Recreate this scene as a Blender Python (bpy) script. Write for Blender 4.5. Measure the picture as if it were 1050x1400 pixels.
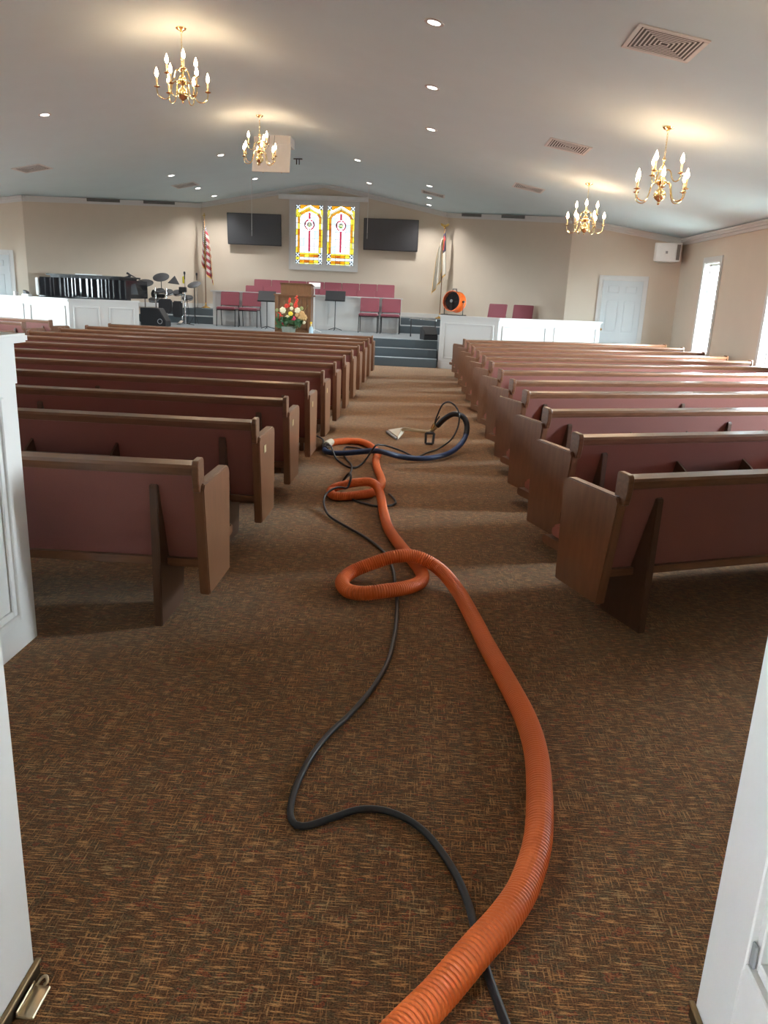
import bpy, bmesh, math, random
from mathutils import Vector, Matrix
random.seed(7)
PI = math.pi
for o in list(bpy.data.objects):
    bpy.data.objects.remove(o, do_unlink=True)
scene = bpy.context.scene
COL = scene.collection

# ------------------------------------------------------------------ camera
CAM_H = 1.50
PITCH, ROLL, YAW, FPX = 0.2747, 0.0444, -0.0413, 1050.0
cam_d = bpy.data.cameras.new('camera')
cam_d.sensor_fit = 'VERTICAL'; cam_d.sensor_height = 36.0; cam_d.sensor_width = 27.0
cam_d.lens = FPX / 1400.0 * 36.0
cam_d.clip_start = 0.05; cam_d.clip_end = 300
cam = bpy.data.objects.new('camera', cam_d); COL.objects.link(cam)
cy, sy, cp, sp = math.cos(YAW), math.sin(YAW), math.cos(PITCH), math.sin(PITCH)
fw = Vector((sy*cp, cy*cp, -sp)); rt = Vector((cy, -sy, 0)); up = rt.cross(fw)
c_, s_ = math.cos(ROLL), math.sin(ROLL)
r2 = c_*rt + s_*up; u2 = -s_*rt + c_*up
cam.matrix_world = Matrix(((r2.x, u2.x, -fw.x, 0), (r2.y, u2.y, -fw.y, 0), (r2.z, u2.z, -fw.z, CAM_H), (0, 0, 0, 1)))
scene.camera = cam

# ------------------------------------------------------------------ sky and exposure
SKY = 104.0
world = bpy.data.worlds.new('world'); scene.world = world; world.use_nodes = True
bg = world.node_tree.nodes['Background']
bg.inputs['Color'].default_value = (0.80, 0.93, 1.0, 1); bg.inputs['Strength'].default_value = SKY
vs = scene.view_settings
vs.view_transform = 'Standard'; vs.look = 'None'; vs.exposure = 0.12; vs.gamma = 1.0; vs.use_curve_mapping = False
BULB = 78.0      # chandelier bulb strength
CAN_W = 160.0     # recessed lamp power

def portal(loc, rot, w, h):
    l = bpy.data.lights.new('window_portal', 'AREA'); l.shape = 'RECTANGLE'; l.size = w; l.size_y = h
    l.cycles.is_portal = True
    o = bpy.data.objects.new('window_portal', l); COL.objects.link(o); o.location = loc; o.rotation_euler = rot
    return o

# ------------------------------------------------------------------ materials
MATS = {}
def nt(name):
    m = bpy.data.materials.new(name); m.use_nodes = True
    t = m.node_tree; b = t.nodes['Principled BSDF']
    MATS[name] = m
    return m, t, b
def mixc(t, fac, a, b):
    n = t.nodes.new('ShaderNodeMix'); n.data_type = 'RGBA'
    if hasattr(fac, 'links'): t.links.new(fac, n.inputs[0])
    else: n.inputs[0].default_value = fac
    for s, v in ((n.inputs[6], a), (n.inputs[7], b)):
        if hasattr(v, 'links'): t.links.new(v, s)
        else: s.default_value = (*v, 1)
    return n.outputs[2]
def coords(t, scale, kind='Object'):
    tc = t.nodes.new('ShaderNodeTexCoord'); mp = t.nodes.new('ShaderNodeMapping')
    mp.inputs['Scale'].default_value = scale
    t.links.new(tc.outputs[kind], mp.inputs['Vector'])
    return mp.outputs['Vector']
def noise(t, vec, scale, detail=2, rough=.5):
    n = t.nodes.new('ShaderNodeTexNoise'); n.inputs['Scale'].default_value = scale
    n.inputs['Detail'].default_value = detail; n.inputs['Roughness'].default_value = rough
    t.links.new(vec, n.inputs['Vector'])
    return n.outputs['Fac']
def ramp(t, fac, stops, interp='LINEAR'):
    r = t.nodes.new('ShaderNodeValToRGB'); r.color_ramp.interpolation = interp
    e = r.color_ramp.elements
    while len(e) < len(stops): e.new(0.5)
    for i, (p, c) in enumerate(stops):
        e[i].position = p; e[i].color = (*c, 1) if len(c) == 3 else c
    t.links.new(fac, r.inputs['Fac'])
    return r.outputs['Color']
def bump(t, b, h, strength=.2, dist=.01):
    n = t.nodes.new('ShaderNodeBump'); n.inputs['Strength'].default_value = strength; n.inputs['Distance'].default_value = dist
    t.links.new(h, n.inputs['Height']); t.links.new(n.outputs['Normal'], b.inputs['Normal'])
def plain(name, col, rough=.5, metal=0, var=.06, vscale=8, coat=0, spec=None):
    m, t, b = nt(name)
    f = noise(t, coords(t, (1, 1, 1)), vscale, 3)
    c = mixc(t, f, tuple(max(0, v*(1-var)) for v in col), tuple(min(1, v*(1+var)) for v in col))
    t.links.new(c, b.inputs['Base Color'])
    b.inputs['Roughness'].default_value = rough; b.inputs['Metallic'].default_value = metal
    if coat: b.inputs['Coat Weight'].default_value = coat; b.inputs['Coat Roughness'].default_value = .08
    if spec is not None: b.inputs['Specular IOR Level'].default_value = spec
    return m
def wood(name, c1, c2, scale, rough=.35, coat=.25):
    m, t, b = nt(name)
    v = coords(t, scale)
    f = noise(t, v, 6, 6, .6)
    g = noise(t, coords(t, (1, 1, 1)), 2.2, 2)
    c = ramp(t, f, [(.3, c1), (.7, c2)])
    c = mixc(t, g, c, tuple((a+b_)/2*.92 for a, b_ in zip(c1, c2)))
    t.links.new(c, b.inputs['Base Color'])
    b.inputs['Roughness'].default_value = rough
    b.inputs['Coat Weight'].default_value = coat; b.inputs['Coat Roughness'].default_value = .2
    bump(t, b, f, .08, .002)
    return m
def fabric(name, col, scale=260, rough=.9, sheen=.25):
    m, t, b = nt(name)
    f = noise(t, coords(t, (1, 1, 1)), scale, 2)
    g = noise(t, coords(t, (1, 1, 1)), 3, 2)
    c = mixc(t, f, tuple(v*.78 for v in col), tuple(min(1, v*1.2) for v in col))
    c = mixc(t, g, c, tuple(v*.95 for v in col))
    t.links.new(c, b.inputs['Base Color']); b.inputs['Roughness'].default_value = rough
    b.inputs['Sheen Weight'].default_value = sheen; b.inputs['Sheen Roughness'].default_value = .5
    bump(t, b, f, .25, .002)
    return m
def emit(name, col, s):
    m, t, b = nt(name)
    b.inputs['Base Color'].default_value = (*col, 1)
    b.inputs['Emission Color'].default_value = (*col, 1); b.inputs['Emission Strength'].default_value = s
    return m
def tinted(name, col, var=0.0):
    """coloured window glass: daylight from outside is filtered by the colour"""
    m, t, b = nt(name)
    t.nodes.remove(b)
    col = tuple(math.sqrt(v) for v in col)   # light crosses both faces of the pane
    tr = t.nodes.new('ShaderNodeBsdfTransparent'); gl = t.nodes.new('ShaderNodeBsdfGlossy'); mx = t.nodes.new('ShaderNodeMixShader')
    gl.inputs['Roughness'].default_value = .05; gl.inputs['Color'].default_value = (.5, .5, .5, 1)
    mx.inputs[0].default_value = .04
    if var:
        f = noise(t, coords(t, (1, 1, 1)), 14, 3)
        c = mixc(t, f, tuple(v*(1-var) for v in col), tuple(v*(1+var) for v in col))
        t.links.new(c, tr.inputs['Color'])
    else: tr.inputs['Color'].default_value = (*col, 1)
    t.links.new(tr.outputs[0], mx.inputs[1]); t.links.new(gl.outputs[0], mx.inputs[2])
    t.links.new(mx.outputs[0], t.nodes['Material Output'].inputs['Surface'])
    return m

# carpet: short tan dashes woven both ways over a brown, rust and olive ground
m, t, b = nt('carpet')
base = noise(t, coords(t, (1, 1.6, 1)), 17, 3, .6)
cbase = ramp(t, base, [(.28, (0.0963, 0.0497, 0.0225)), (.40, (0.2006, 0.0771, 0.0289)), (.50, (0.1685, 0.0802, 0.0337)), (.57, (0.1364, 0.0963, 0.0513)), (.64, (0.3289, 0.0690, 0.0289)), (.75, (0.2166, 0.0851, 0.0353))])
fleck = noise(t, coords(t, (170, 330, 1)), 1.0, 2, .7)
cbase = mixc(t, ramp(t, fleck, [(.36, (0, 0, 0)), (.62, (1, 1, 1))]), tuple([.037, .019, .009]), cbase)
hd = noise(t, coords(t, (19, 240, 1)), 1.0, 1.5, .5)
vd = noise(t, coords(t, (240, 19, 1)), 1.0, 1.5, .5)
wv = noise(t, coords(t, (6, 6, 1)), 1.0, 1)
hm = ramp(t, hd, [(.545, (0, 0, 0)), (.64, (1, 1, 1))])
vm = ramp(t, vd, [(.565, (0, 0, 0)), (.66, (.8, .8, .8))])
wm = ramp(t, wv, [(.36, (.25, .25, .25)), (.60, (1, 1, 1))])
vm = mixc(t, wm, (0, 0, 0), vm)
mxn = t.nodes.new('ShaderNodeMix'); mxn.data_type = 'RGBA'; mxn.blend_type = 'LIGHTEN'; mxn.inputs[0].default_value = 1
t.links.new(hm, mxn.inputs[6]); t.links.new(vm, mxn.inputs[7]); dash = mxn.outputs[2]
spk = ramp(t, fleck, [(.30, (.25, .25, .25)), (.55, (1, 1, 1))])
mxm = t.nodes.new('ShaderNodeMix'); mxm.data_type = 'RGBA'; mxm.blend_type = 'MULTIPLY'; mxm.inputs[0].default_value = 1
t.links.new(dash, mxm.inputs[6]); t.links.new(spk, mxm.inputs[7]); dash = mxm.outputs[2]
tone = noise(t, coords(t, (5, 5, 1)), 1.7, 2)
ctan = ramp(t, tone, [(.35, (0.4974, 0.2166, 0.0738)), (.6, (0.5616, 0.2888, 0.1155)), (.7, (0.4172, 0.2567, 0.1155))])
c = mixc(t, dash, cbase, ctan)
t.links.new(c, b.inputs['Base Color']); b.inputs['Roughness'].default_value = .95
b.inputs['Sheen Weight'].default_value = .30; b.inputs['Sheen Roughness'].default_value = .40; b.inputs['Sheen Tint'].default_value = (1, .78, .58, 1)
b.inputs['Specular IOR Level'].default_value = .15
bump(t, b, fleck, .5, .004)

fabric('stage_carpet', (.085, .108, .122), 300, .95, .35)
plain('wall_paint', (.62, .535, .435), .75, 0, .03, 3)
plain('ceiling_paint', (.70, .865, .90), .85, 0, .03, 2)
plain('white_paint', (.635, .635, .62), .42, 0, .02, 4)
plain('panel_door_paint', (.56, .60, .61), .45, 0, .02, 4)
plain('door_paint', (.86, .845, .82), .38, 0, .02, 4)
wood('pew_wood', (.110, .046, .022), (.250, .116, .058), (1.2, 9, 9), .30, .35)
wood('pew_wood_panel', (.155, .066, .032), (.250, .116, .058), (9, 5, 1.1), .32, .3)
wood('pew_wood_dark', (.060, .028, .016), (.115, .052, .028), (9, 9, 1.2), .38, .2)
wood('pulpit_wood', (.15, .070, .032), (.27, .135, .064), (9, 9, 1.2), .4, .2)
fabric('pew_back', (.262, .096, .080), 300, .8, .15)
fabric('pew_seat', (.40, .125, .095), 300, .85, .3)
fabric('chair_fabric', (.270, .070, .092), 300, .85, .3)
plain('black_metal', (.025, .025, .027), .45, .2)
plain('black_plastic', (.022, .023, .026), .5)
plain('rubber', (.018, .019, .024), .38, 0, .1, 40)
plain('gloss_black', (.010, .010, .012), .12, 0, .0, 8, 0, .25)
plain('chrome', (.75, .76, .78), .16, 1.0)
plain('brass', (.83, .56, .20), .20, 1.0, .08)
plain('bright_brass', (.93, .76, .40), .14, 1.0, .05)
plain('dull_brass', (.24, .165, .085), .4, .75, .25, 22)
plain('plaque_brass', (.62, .50, .28), .35, .3)
plain('dark_brass', (.060, .040, .022), .45, .5, .25, 22)
plain('wand_metal', (.62, .52, .36), .28, .9, .1)
plain('plastic_white', (.78, .78, .76), .45)
plain('plastic_grey', (.30, .31, .32), .5)
plain('tv_screen', (.060, .062, .068), .34, 0, .05)  # haze over the screens is put into the lifted base colour
plain('vent_dark', (.03, .028, .027), .8)
plain('vent_gap', (.10, .095, .09), .8)
plain('vent_metal', (.74, .75, .73), .5)
plain('slot_metal', (.16, .155, .15), .6)
plain('drum_pad', (.035, .036, .04), .55)
plain('orange_plastic', (.85, .15, .02), .32)
plain('gladiolus_red', (.75, .06, .035), .6, 0, .2, 60)
plain('pink_flower', (.72, .06, .13), .6, 0, .2, 60)
plain('cream_flower', (.88, .80, .55), .6, 0, .1, 60)
plain('yellow_flower', (.88, .66, .06), .6, 0, .1, 60)
plain('tan_flower', (.62, .38, .16), .6, 0, .2, 60)
plain('leaf', (.055, .13, .05), .5, 0, .3, 40)
plain('pale_leaf', (.30, .34, .13), .5, 0, .2, 40)
plain('vase_glass', (.30, .33, .28), .12, 0, .1, 20, .6)
plain('bottle_blue', (.45, .62, .74), .25, 0, .05, 20, .4)
plain('nozzle_yellow', (.85, .58, .05), .4)
plain('paper', (.86, .87, .88), .7)
plain('candle', (.90, .74, .45), .4)
plain('ivory', (.80, .74, .60), .4)
plain('marker_yellow', (.85, .72, .05), .5)
plain('ground_outside', (.46, .45, .41), .9)
plain('lead', (.03, .03, .032), .5, .3)
plain('foyer_paint', (.62, .54, .45), .8)
emit('bulb', (1.0, .63, .38), BULB)
emit('can_lens', (1.0, .95, .86), 14.0)

# ribbed hose plastics
m, t, b = nt('hose_orange')
f = noise(t, coords(t, (1, 1, 1)), 9, 3)
t.links.new(mixc(t, f, (.70, .135, .024), (.80, .175, .034)), b.inputs['Base Color']); b.inputs['Roughness'].default_value = .42
m, t, b = nt('hose_blue')
f = noise(t, coords(t, (1, 1, 1)), 5, 3)
t.links.new(mixc(t, f, (.022, .045, .125), (.035, .068, .175)), b.inputs['Base Color']); b.inputs['Roughness'].default_value = .4

# clear window pane
tinted('clear_pane', (.93, .95, .95))
G = .0145
tinted('glass_white', (1.05*G, 1.03*G, 1.0*G), .12)
tinted('glass_pink', (1.0*G, .82*G, .84*G), .1)
tinted('glass_sky', (.78*G, .93*G, 1.0*G), .1)
tinted('glass_yellow', (1.0*G, .74*G, .06*G), .2)
tinted('glass_amber', (.82*G, .30*G, .012*G), .35)
tinted('glass_rust', (.60*G, .14*G, .012*G), .35)
tinted('glass_red', (.62*G, .018*G, .055*G), .1)
tinted('glass_grey', (.22*G, .20*G, .19*G), .2)
tinted('glass_green', (.22*G, .36*G, .10*G), .3)
tinted('glass_navy', (.02*G, .03*G, .07*G), .2)
tinted('glass_cream', (.85*G, .75*G, .40*G), .15)

# flags: stripes and canton in cloth coordinates
def flag_mat(name, usa):
    m, t, b = nt(name)
    uv = t.nodes.new('ShaderNodeUVMap'); uv.uv_map = 'UVMap'
    sx = t.nodes.new('ShaderNodeSeparateXYZ'); t.links.new(uv.outputs[0], sx.inputs[0])
    def math_(op, a, bb=None):
        n = t.nodes.new('ShaderNodeMath'); n.operation = op
        for i, v in enumerate((a, bb)):
            if v is None: continue
            if hasattr(v, 'links'): t.links.new(v, n.inputs[i])
            else: n.inputs[i].default_value = v
        return n.outputs[0]
    U, V = sx.outputs[0], sx.outputs[1]
    if usa:
        st = math_('LESS_THAN', math_('MODULO', math_('MULTIPLY', V, 13.0), 2.0), 1.0)
        col = mixc(t, st, (.56, .50, .47), (.36, .03, .045))  # white stripes greyed, shade put into the cloth colour
        can = math_('MULTIPLY', math_('LESS_THAN', U, .62), math_('LESS_THAN', V, .46))
        vo = t.nodes.new('ShaderNodeTexVoronoi'); vo.inputs['Scale'].default_value = 20; vo.inputs['Randomness'].default_value = 0
        t.links.new(uv.outputs[0], vo.inputs['Vector'])
        star = math_('LESS_THAN', vo.outputs['Distance'], .30)
        blue = mixc(t, star, (.012, .022, .075), (.75, .75, .75))
        col = mixc(t, can, col, blue)
    else:
        can = math_('MULTIPLY', math_('LESS_THAN', U, .36), math_('LESS_THAN', V, .45))
        cr = math_('ADD', math_('MULTIPLY', math_('COMPARE', U, .18), 1.0), 0.0)
        cx = math_('MULTIPLY', math_('LESS_THAN', math_('ABSOLUTE', math_('SUBTRACT', U, .18)), .03), math_('LESS_THAN', math_('ABSOLUTE', math_('SUBTRACT', V, .22)), .16))
        cz = math_('MULTIPLY', math_('LESS_THAN', math_('ABSOLUTE', math_('SUBTRACT', U, .18)), .10), math_('LESS_THAN', math_('ABSOLUTE', math_('SUBTRACT', V, .15)), .035))
        blue = mixc(t, math_('MAXIMUM', cx, cz), (.03, .025, .06), (.55, .04, .05))
        col = mixc(t, can, (.72, .68, .60), blue)
    t.links.new(col, b.inputs['Base Color']); b.inputs['Roughness'].default_value = .8
    b.inputs['Sheen Weight'].default_value = .3
    return m
flag_mat('flag_stripes', True); flag_mat('flag_white', False)
plain('gold_fringe', (.70, .42, .09), .6, .2, .2, 80)

# ------------------------------------------------------------------ mesh builder
class MB:
    def __init__(s): s.v = []; s.f = []
    def add(s, vs_, fs):
        o = len(s.v); s.v += [tuple(v) for v in vs_]; s.f += [tuple(i+o for i in f) for f in fs]; return s
    def box(s, x0, x1, y0, y1, z0, z1, M=None):
        vs_ = [Vector(p) for p in ((x0,y0,z0),(x1,y0,z0),(x1,y1,z0),(x0,y1,z0),(x0,y0,z1),(x1,y0,z1),(x1,y1,z1),(x0,y1,z1))]
        if M is not None: vs_ = [M @ v for v in vs_]
        return s.add(vs_, [(0,3,2,1),(4,5,6,7),(0,1,5,4),(1,2,6,5),(2,3,7,6),(3,0,4,7)])
    def prism(s, poly, a, b, axis='x', M=None):
        """poly in the two other axes, extruded a..b along axis"""
        n = len(poly)
        def P(p, q):
            v = {'x': (q, p[0], p[1]), 'y': (p[0], q, p[1]), 'z': (p[0], p[1], q)}[axis]
            return M @ Vector(v) if M is not None else Vector(v)
        vs_ = [P(p, a) for p in poly] + [P(p, b) for p in poly]
        fs = [tuple(range(n))[::-1], tuple(range(n, 2*n))] + [(i, (i+1) % n, n+(i+1) % n, n+i) for i in range(n)]
        return s.add(vs_, fs)
    def tube(s, path, r, n=10, caps=True):
        P = [Vector(p) for p in path]; N = len(P)
        R = r if hasattr(r, '__len__') else [r]*N
        T = [(P[min(i+1, N-1)] - P[max(i-1, 0)]).normalized() for i in range(N)]
        u = T[0].orthogonal().normalized()
        if abs(T[0].z) < .9: u = (Vector((0, 0, 1)) - T[0]*T[0].z).normalized()
        vs_ = []
        for i in range(N):
            u = (u - T[i]*u.dot(T[i])).normalized(); w = T[i].cross(u)
            for k in range(n):
                a = 2*PI*k/n; vs_.append(P[i] + (u*math.cos(a) + w*math.sin(a))*R[i])
        fs = [(i*n+k, i*n+(k+1) % n, (i+1)*n+(k+1) % n, (i+1)*n+k) for i in range(N-1) for k in range(n)]
        if caps: fs += [tuple(range(n))[::-1], tuple(range((N-1)*n, N*n))]
        return s.add(vs_, fs)
    def lathe(s, prof, n=16, M=None, caps=True):
        """prof [(r, z)] about the z axis"""
        vs_ = []; N = len(prof)
        for r, z in prof:
            for k in range(n):
                a = 2*PI*k/n; v = Vector((r*math.cos(a), r*math.sin(a), z)); vs_.append(M @ v if M is not None else v)
        fs = [(i*n+k, i*n+(k+1) % n, (i+1)*n+(k+1) % n, (i+1)*n+k) for i in range(N-1) for k in range(n)]
        if caps: fs += [tuple(range(n))[::-1], tuple(range((N-1)*n, N*n))]
        else: fs += [((N-1)*n+k, (N-1)*n+(k+1) % n, (k+1) % n, k) for k in range(n)]
        return s.add(vs_, fs)
    def sphere(s, c, r, n=8, m_=5, sc=(1, 1, 1)):
        prof = [(max(r*math.sin(PI*i/m_), .0005), -r*math.cos(PI*i/m_)) for i in range(m_+1)]
        return s.lathe(prof, n, Matrix.Translation(c) @ Matrix.Diagonal((*sc, 1)))
    def ring(s, R, r, c=(0, 0, 0), n=24, k=8, M=None):
        vs_ = []
        for i in range(n):
            a = 2*PI*i/n
            for j in range(k):
                q = 2*PI*j/k; v = Vector(((R+r*math.cos(q))*math.cos(a)+c[0], (R+r*math.cos(q))*math.sin(a)+c[1], r*math.sin(q)+c[2]))
                vs_.append(M @ v if M is not None else v)
        fs = [(i*k+j, ((i+1) % n)*k+j, ((i+1) % n)*k+(j+1) % k, i*k+(j+1) % k) for i in range(n) for j in range(k)]
        return s.add(vs_, fs)
    def mesh(s, name, mat, smooth=False, bevel=0, seg=2, weld=False):
        me = bpy.data.meshes.new(name); me.from_pydata(s.v, [], s.f)
        bm = bmesh.new(); bm.from_mesh(me)
        bmesh.ops.remove_doubles(bm, verts=bm.verts, dist=1e-6) if weld else None
        bmesh.ops.recalc_face_normals(bm, faces=bm.faces)
        if bevel:
            es = [e for e in bm.edges if len(e.link_faces) == 2 and e.calc_face_angle(0) > .5]
            bmesh.ops.bevel(bm, geom=es, offset=bevel, segments=seg, affect='EDGES', clamp_overlap=True)
        bm.to_mesh(me); bm.free()
        me.materials.append(MATS[mat])
        if smooth:
            me.polygons.foreach_set('use_smooth', [True]*len(me.polygons))
            try: me.set_sharp_from_angle(angle=.7)
            except Exception: pass
        return me
    def build(s, name, mat, parent=None, smooth=False, bevel=0, seg=2, weld=False):
        return inst(name, s.mesh(name, mat, smooth, bevel, seg, weld), parent)
def inst(name, me, parent=None, loc=None):
    o = bpy.data.objects.new(name, me); COL.objects.link(o)
    if parent is not None: o.parent = parent
    if loc is not None: o.location = loc
    return o
def tag(o, label=None, cat=None, group=None, kind=None):
    if label: o['label'] = label
    if cat: o['category'] = cat
    if group: o['group'] = group
    if kind: o['kind'] = kind
    return o
def thing(name, label, cat, loc=(0, 0, 0), rz=0, group=None):
    o = bpy.data.objects.new(name, None); COL.objects.link(o)
    o.empty_display_size = .1; o.location = loc; o.rotation_euler = (0, 0, rz)
    return tag(o, label, cat, group)
def struct(o, label, cat=None): return tag(o, label, cat, None, 'structure')
def copy_tree(root, loc, rz, label, group=None):
    r = root.copy(); COL.objects.link(r); r.location = loc; r.rotation_euler = (0, 0, rz); r['label'] = label
    if group: r['group'] = group
    for ch in list(root.children):
        c = ch.copy(); COL.objects.link(c); c.parent = r
        for g in ch.children:
            d = g.copy(); COL.objects.link(d); d.parent = c
    return r
def spline(pts, per=8):
    P = [Vector(p) for p in pts]; out = []
    for i in range(len(P)-1):
        a, b_, c, d = P[max(i-1, 0)], P[i], P[i+1], P[min(i+2, len(P)-1)]
        for k in range(per):
            u = k/per
            out.append(.5*((2*b_) + (c-a)*u + (2*a-5*b_+4*c-d)*u*u + (3*b_-a-3*c+d)*u**3))
    out.append(P[-1]); return out
def resample(P, step):
    out = [P[0]]; acc = 0
    for a, b_ in zip(P, P[1:]):
        L = (b_-a).length
        while L > 0 and acc + L >= step:
            a = a + (b_-a)*((step-acc)/L); L = (b_-a).length; out.append(a.copy()); acc = 0
        acc += L
    return out
ORD = ['first', 'second', 'third', 'fourth', 'fifth', 'sixth', 'seventh', 'eighth', 'ninth', 'tenth', 'eleventh', 'twelfth']

# ------------------------------------------------------------------ the room shell
XC, ZAP, SL = -3.05, 4.474, .188
def zc(x): return ZAP - SL*abs(x-XC)
XR, XL = 5.32, -11.42
YB, YF = .55, 23.2
DW_R = ((3.12, 18.1), (XR, 17.32)); DW_L = ((XL, 17.32), (-9.22, 18.1))
CORN_R, CORN_L = (.48, YF), (-6.58, YF)

fl = MB().box(XL-.2, XR+.2, YB-3.2, YF+.2, -.12, 0).build('floor', 'carpet'); struct(fl, 'brown flecked woven carpet covering the hall floor', 'floor')
gr = MB().box(-70, 65, -40, 80, -.5, -.3).build('ground_outside', 'ground_outside'); struct(gr, 'pale ground outside the building', 'ground')

cl = MB(); RW = .6      # the two slopes meet in a softly rounded ridge
prof = [(XL-.2, zc(XL-.2))] + [(XC+RW*q/8, ZAP-SL*((RW*q/8)**2+RW*RW)/(2*RW)) for q in range(-8, 9)] + [(XR+.2, zc(XR+.2))]
for (xa, za), (xb, zb) in zip(prof, prof[1:]):
    cl.add([(xa, YB-.15, za), (xb, YB-.15, zb), (xb, YF+.2, zb), (xa, YF+.2, za)], [(0, 1, 2, 3)])
    cl.add([(xa, YB-.15, za+.14), (xb, YB-.15, zb+.14), (xb, YF+.2, zb+.14), (xa, YF+.2, za+.14)], [(0, 3, 2, 1)])
for x_, z_ in (prof[0], prof[-1]): cl.add([(x_, YB-.15, z_), (x_, YF+.2, z_), (x_, YF+.2, z_+.14), (x_, YB-.15, z_+.14)], [(0, 1, 2, 3)])
struct(cl.build('ceiling', 'ceiling_paint', smooth=True, weld=True), 'pale grey vaulted plaster ceiling sloping from a central ridge', 'ceiling')

def wall_seg(name, A, Bp, label, holes=(), th=.16, mat='wall_paint'):
    """vertical wall from A to B (room on the left when walking A to B), top under the ceiling; holes (t0, t1, z0, z1)"""
    A = Vector((*A, 0)); Bv = Vector((*Bp, 0)); d = (Bv-A); L = d.length; d.normalize(); nrm = Vector((d.y, -d.x, 0))
    M = Matrix(((d.x, nrm.x, 0, A.x), (d.y, nrm.y, 0, A.y), (0, 0, 1, 0), (0, 0, 0, 1)))
    mb = MB()
    def top(tv): return zc(A.x + d.x*tv) + .06
    cuts = sorted(set([0, L] + [v for h_ in holes for v in h_[:2]] + ([(XC-A.x)/d.x] if abs(d.x) > .01 and 0 < (XC-A.x)/d.x < L else [])))
    for a, b_ in zip(cuts, cuts[1:]):
        hs = [h_ for h_ in holes if h_[0] <= a+1e-4 and h_[1] >= b_-1e-4]
        if not hs: mb.prism([(a, 0), (b_, 0), (b_, top(b_)), (a, top(a))], 0, th, 'y', M)
        else:
            z0, z1 = hs[0][2:]
            if z0 > 0: mb.prism([(a, 0), (b_, 0), (b_, z0), (a, z0)], 0, th, 'y', M)
            mb.prism([(a, z1), (b_, z1), (b_, top(b_)), (a, top(a))], 0, th, 'y', M)
    o = mb.build(name, mat); struct(o, label, 'wall')
    return o, M, L
def crown(name, M, L, label, z_at):
    mb = MB()
    n = 2 if not (0 < 0) else 2
    a, b_ = 0, L
    pts = [(0, 0)]
    for (y0, y1, dz0, dz1) in ((-.10, 0, -.035, .0), (-.075, 0, -.075, -.035), (-.03, 0, -.125, -.075)):
        vs_ = []
        for tv in (a, b_):
            z = z_at(tv)
            for (yy, zz) in ((y0, dz0), (y1, dz0), (y1, dz1), (y0, dz1)): vs_.append(M @ Vector((tv, yy, z+zz)))
        mb.add(vs_, [(0, 1, 2, 3), (7, 6, 5, 4), (0, 4, 5, 1), (1, 5, 6, 2), (2, 6, 7, 3), (3, 7, 4, 0)])
    o = mb.build(name, 'white_paint'); return struct(o, label, 'trim')

WIN_Y = (15.4, 12.3, 9.1, 5.9); WW, WZ0, WZ1 = .80, .62, 2.36
# right wall, walking toward +y keeps the room on the left
wr, MR, LR = wall_seg('wall_right', (XR, YB), (XR, 17.32), 'long tan painted wall with tall narrow windows on the right', [(y-WW/2-YB, y+WW/2-YB, WZ0, WZ1) for y in WIN_Y])
wl, ML, LL = wall_seg('wall_left', (XL, 17.32), (XL, YB), 'long tan painted wall with tall narrow windows on the left', [(17.32-y-WW/2, 17.32-y+WW/2, WZ0, WZ1) for y in WIN_Y[:3]])
w1, MDR, LDR = wall_seg('wall_front_right_door', DW_R[1], DW_R[0], 'tan painted wall around the white panelled door on the right')
w2, MAR, LAR = wall_seg('wall_front_right_angled', DW_R[0], CORN_R, 'tan angled wall behind the choir seats, right of the stage')
WX0, WX1, WZB, WZT = -4.0, -2.06, 2.14, 4.02
w3, MF, LF = wall_seg('wall_front', CORN_R, CORN_L, 'tan gabled wall behind the choir with the stained glass windows', [(CORN_R[0]+2.10, CORN_R[0]+3.95, 2.18, 3.98)])
w4, MAL, LAL = wall_seg('wall_front_left_angled', CORN_L, DW_L[1], 'tan angled wall behind the piano, left of the stage')
w5, MDL, LDL = wall_seg('wall_front_left_door', DW_L[1], DW_L[0], 'pale tan wall with a white door at the far left')
DOOR_X0, DOOR_X1 = -.84, .74
wb, MBk, LB = wall_seg('wall_back', (XL, YB), (XR, YB), 'tan rear wall with the double doorway', [(DOOR_X0-XL, DOOR_X1-XL, 0, 2.12)])
k = 0
for nm, M, L, A, Bp in (('right', MR, LR, (XR, YB), (XR, 17.32)), ('left', ML, LL, (XL, 17.32), (XL, YB)), ('a', MDR, LDR, DW_R[1], DW_R[0]), ('b', MAR, LAR, DW_R[0], CORN_R), ('d', MAL, LAL, CORN_L, DW_L[1]), ('e', MDL, LDL, DW_L[1], DW_L[0])):
    k += 1
    dx = (Bp[0]-A[0])/L
    crown('trim_%d' % k, M, L, 'white crown moulding along the top of the wall', lambda tv, A=A, dx=dx: zc(A[0]+dx*tv))
for half, a, b_ in ((1, CORN_R[0], XC), (2, XC, CORN_L[0])):
    k += 1
    M = MF @ Matrix.Translation((CORN_R[0]-a, 0, 0))
    crown('trim_%d' % k, M, abs(b_-a), 'white crown moulding on one slope of the gable', lambda tv, a=a: zc(a-tv))
def baseboard(name, M, L, z=0, skip=None, h_=.11):
    mb = MB()
    segs = [(0, L)] if not skip else [(0, skip[0]), (skip[1], L)]
    for a, b_ in segs:
        mb.box(a, b_, -.018, 0, z, z+h_, M); mb.box(a, b_, -.026, 0, z, z+.02, M)
    return struct(mb.build(name, 'white_paint'), 'white baseboard along the foot of the wall', 'baseboard')
baseboard('baseboard_right', MR, LR); baseboard('baseboard_left', ML, LL)
baseboard('baseboard_front', MF, LF, .925, None, .12)
baseboard('baseboard_front_left', MAL, LAL-2.4, .925, None, .12)

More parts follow.
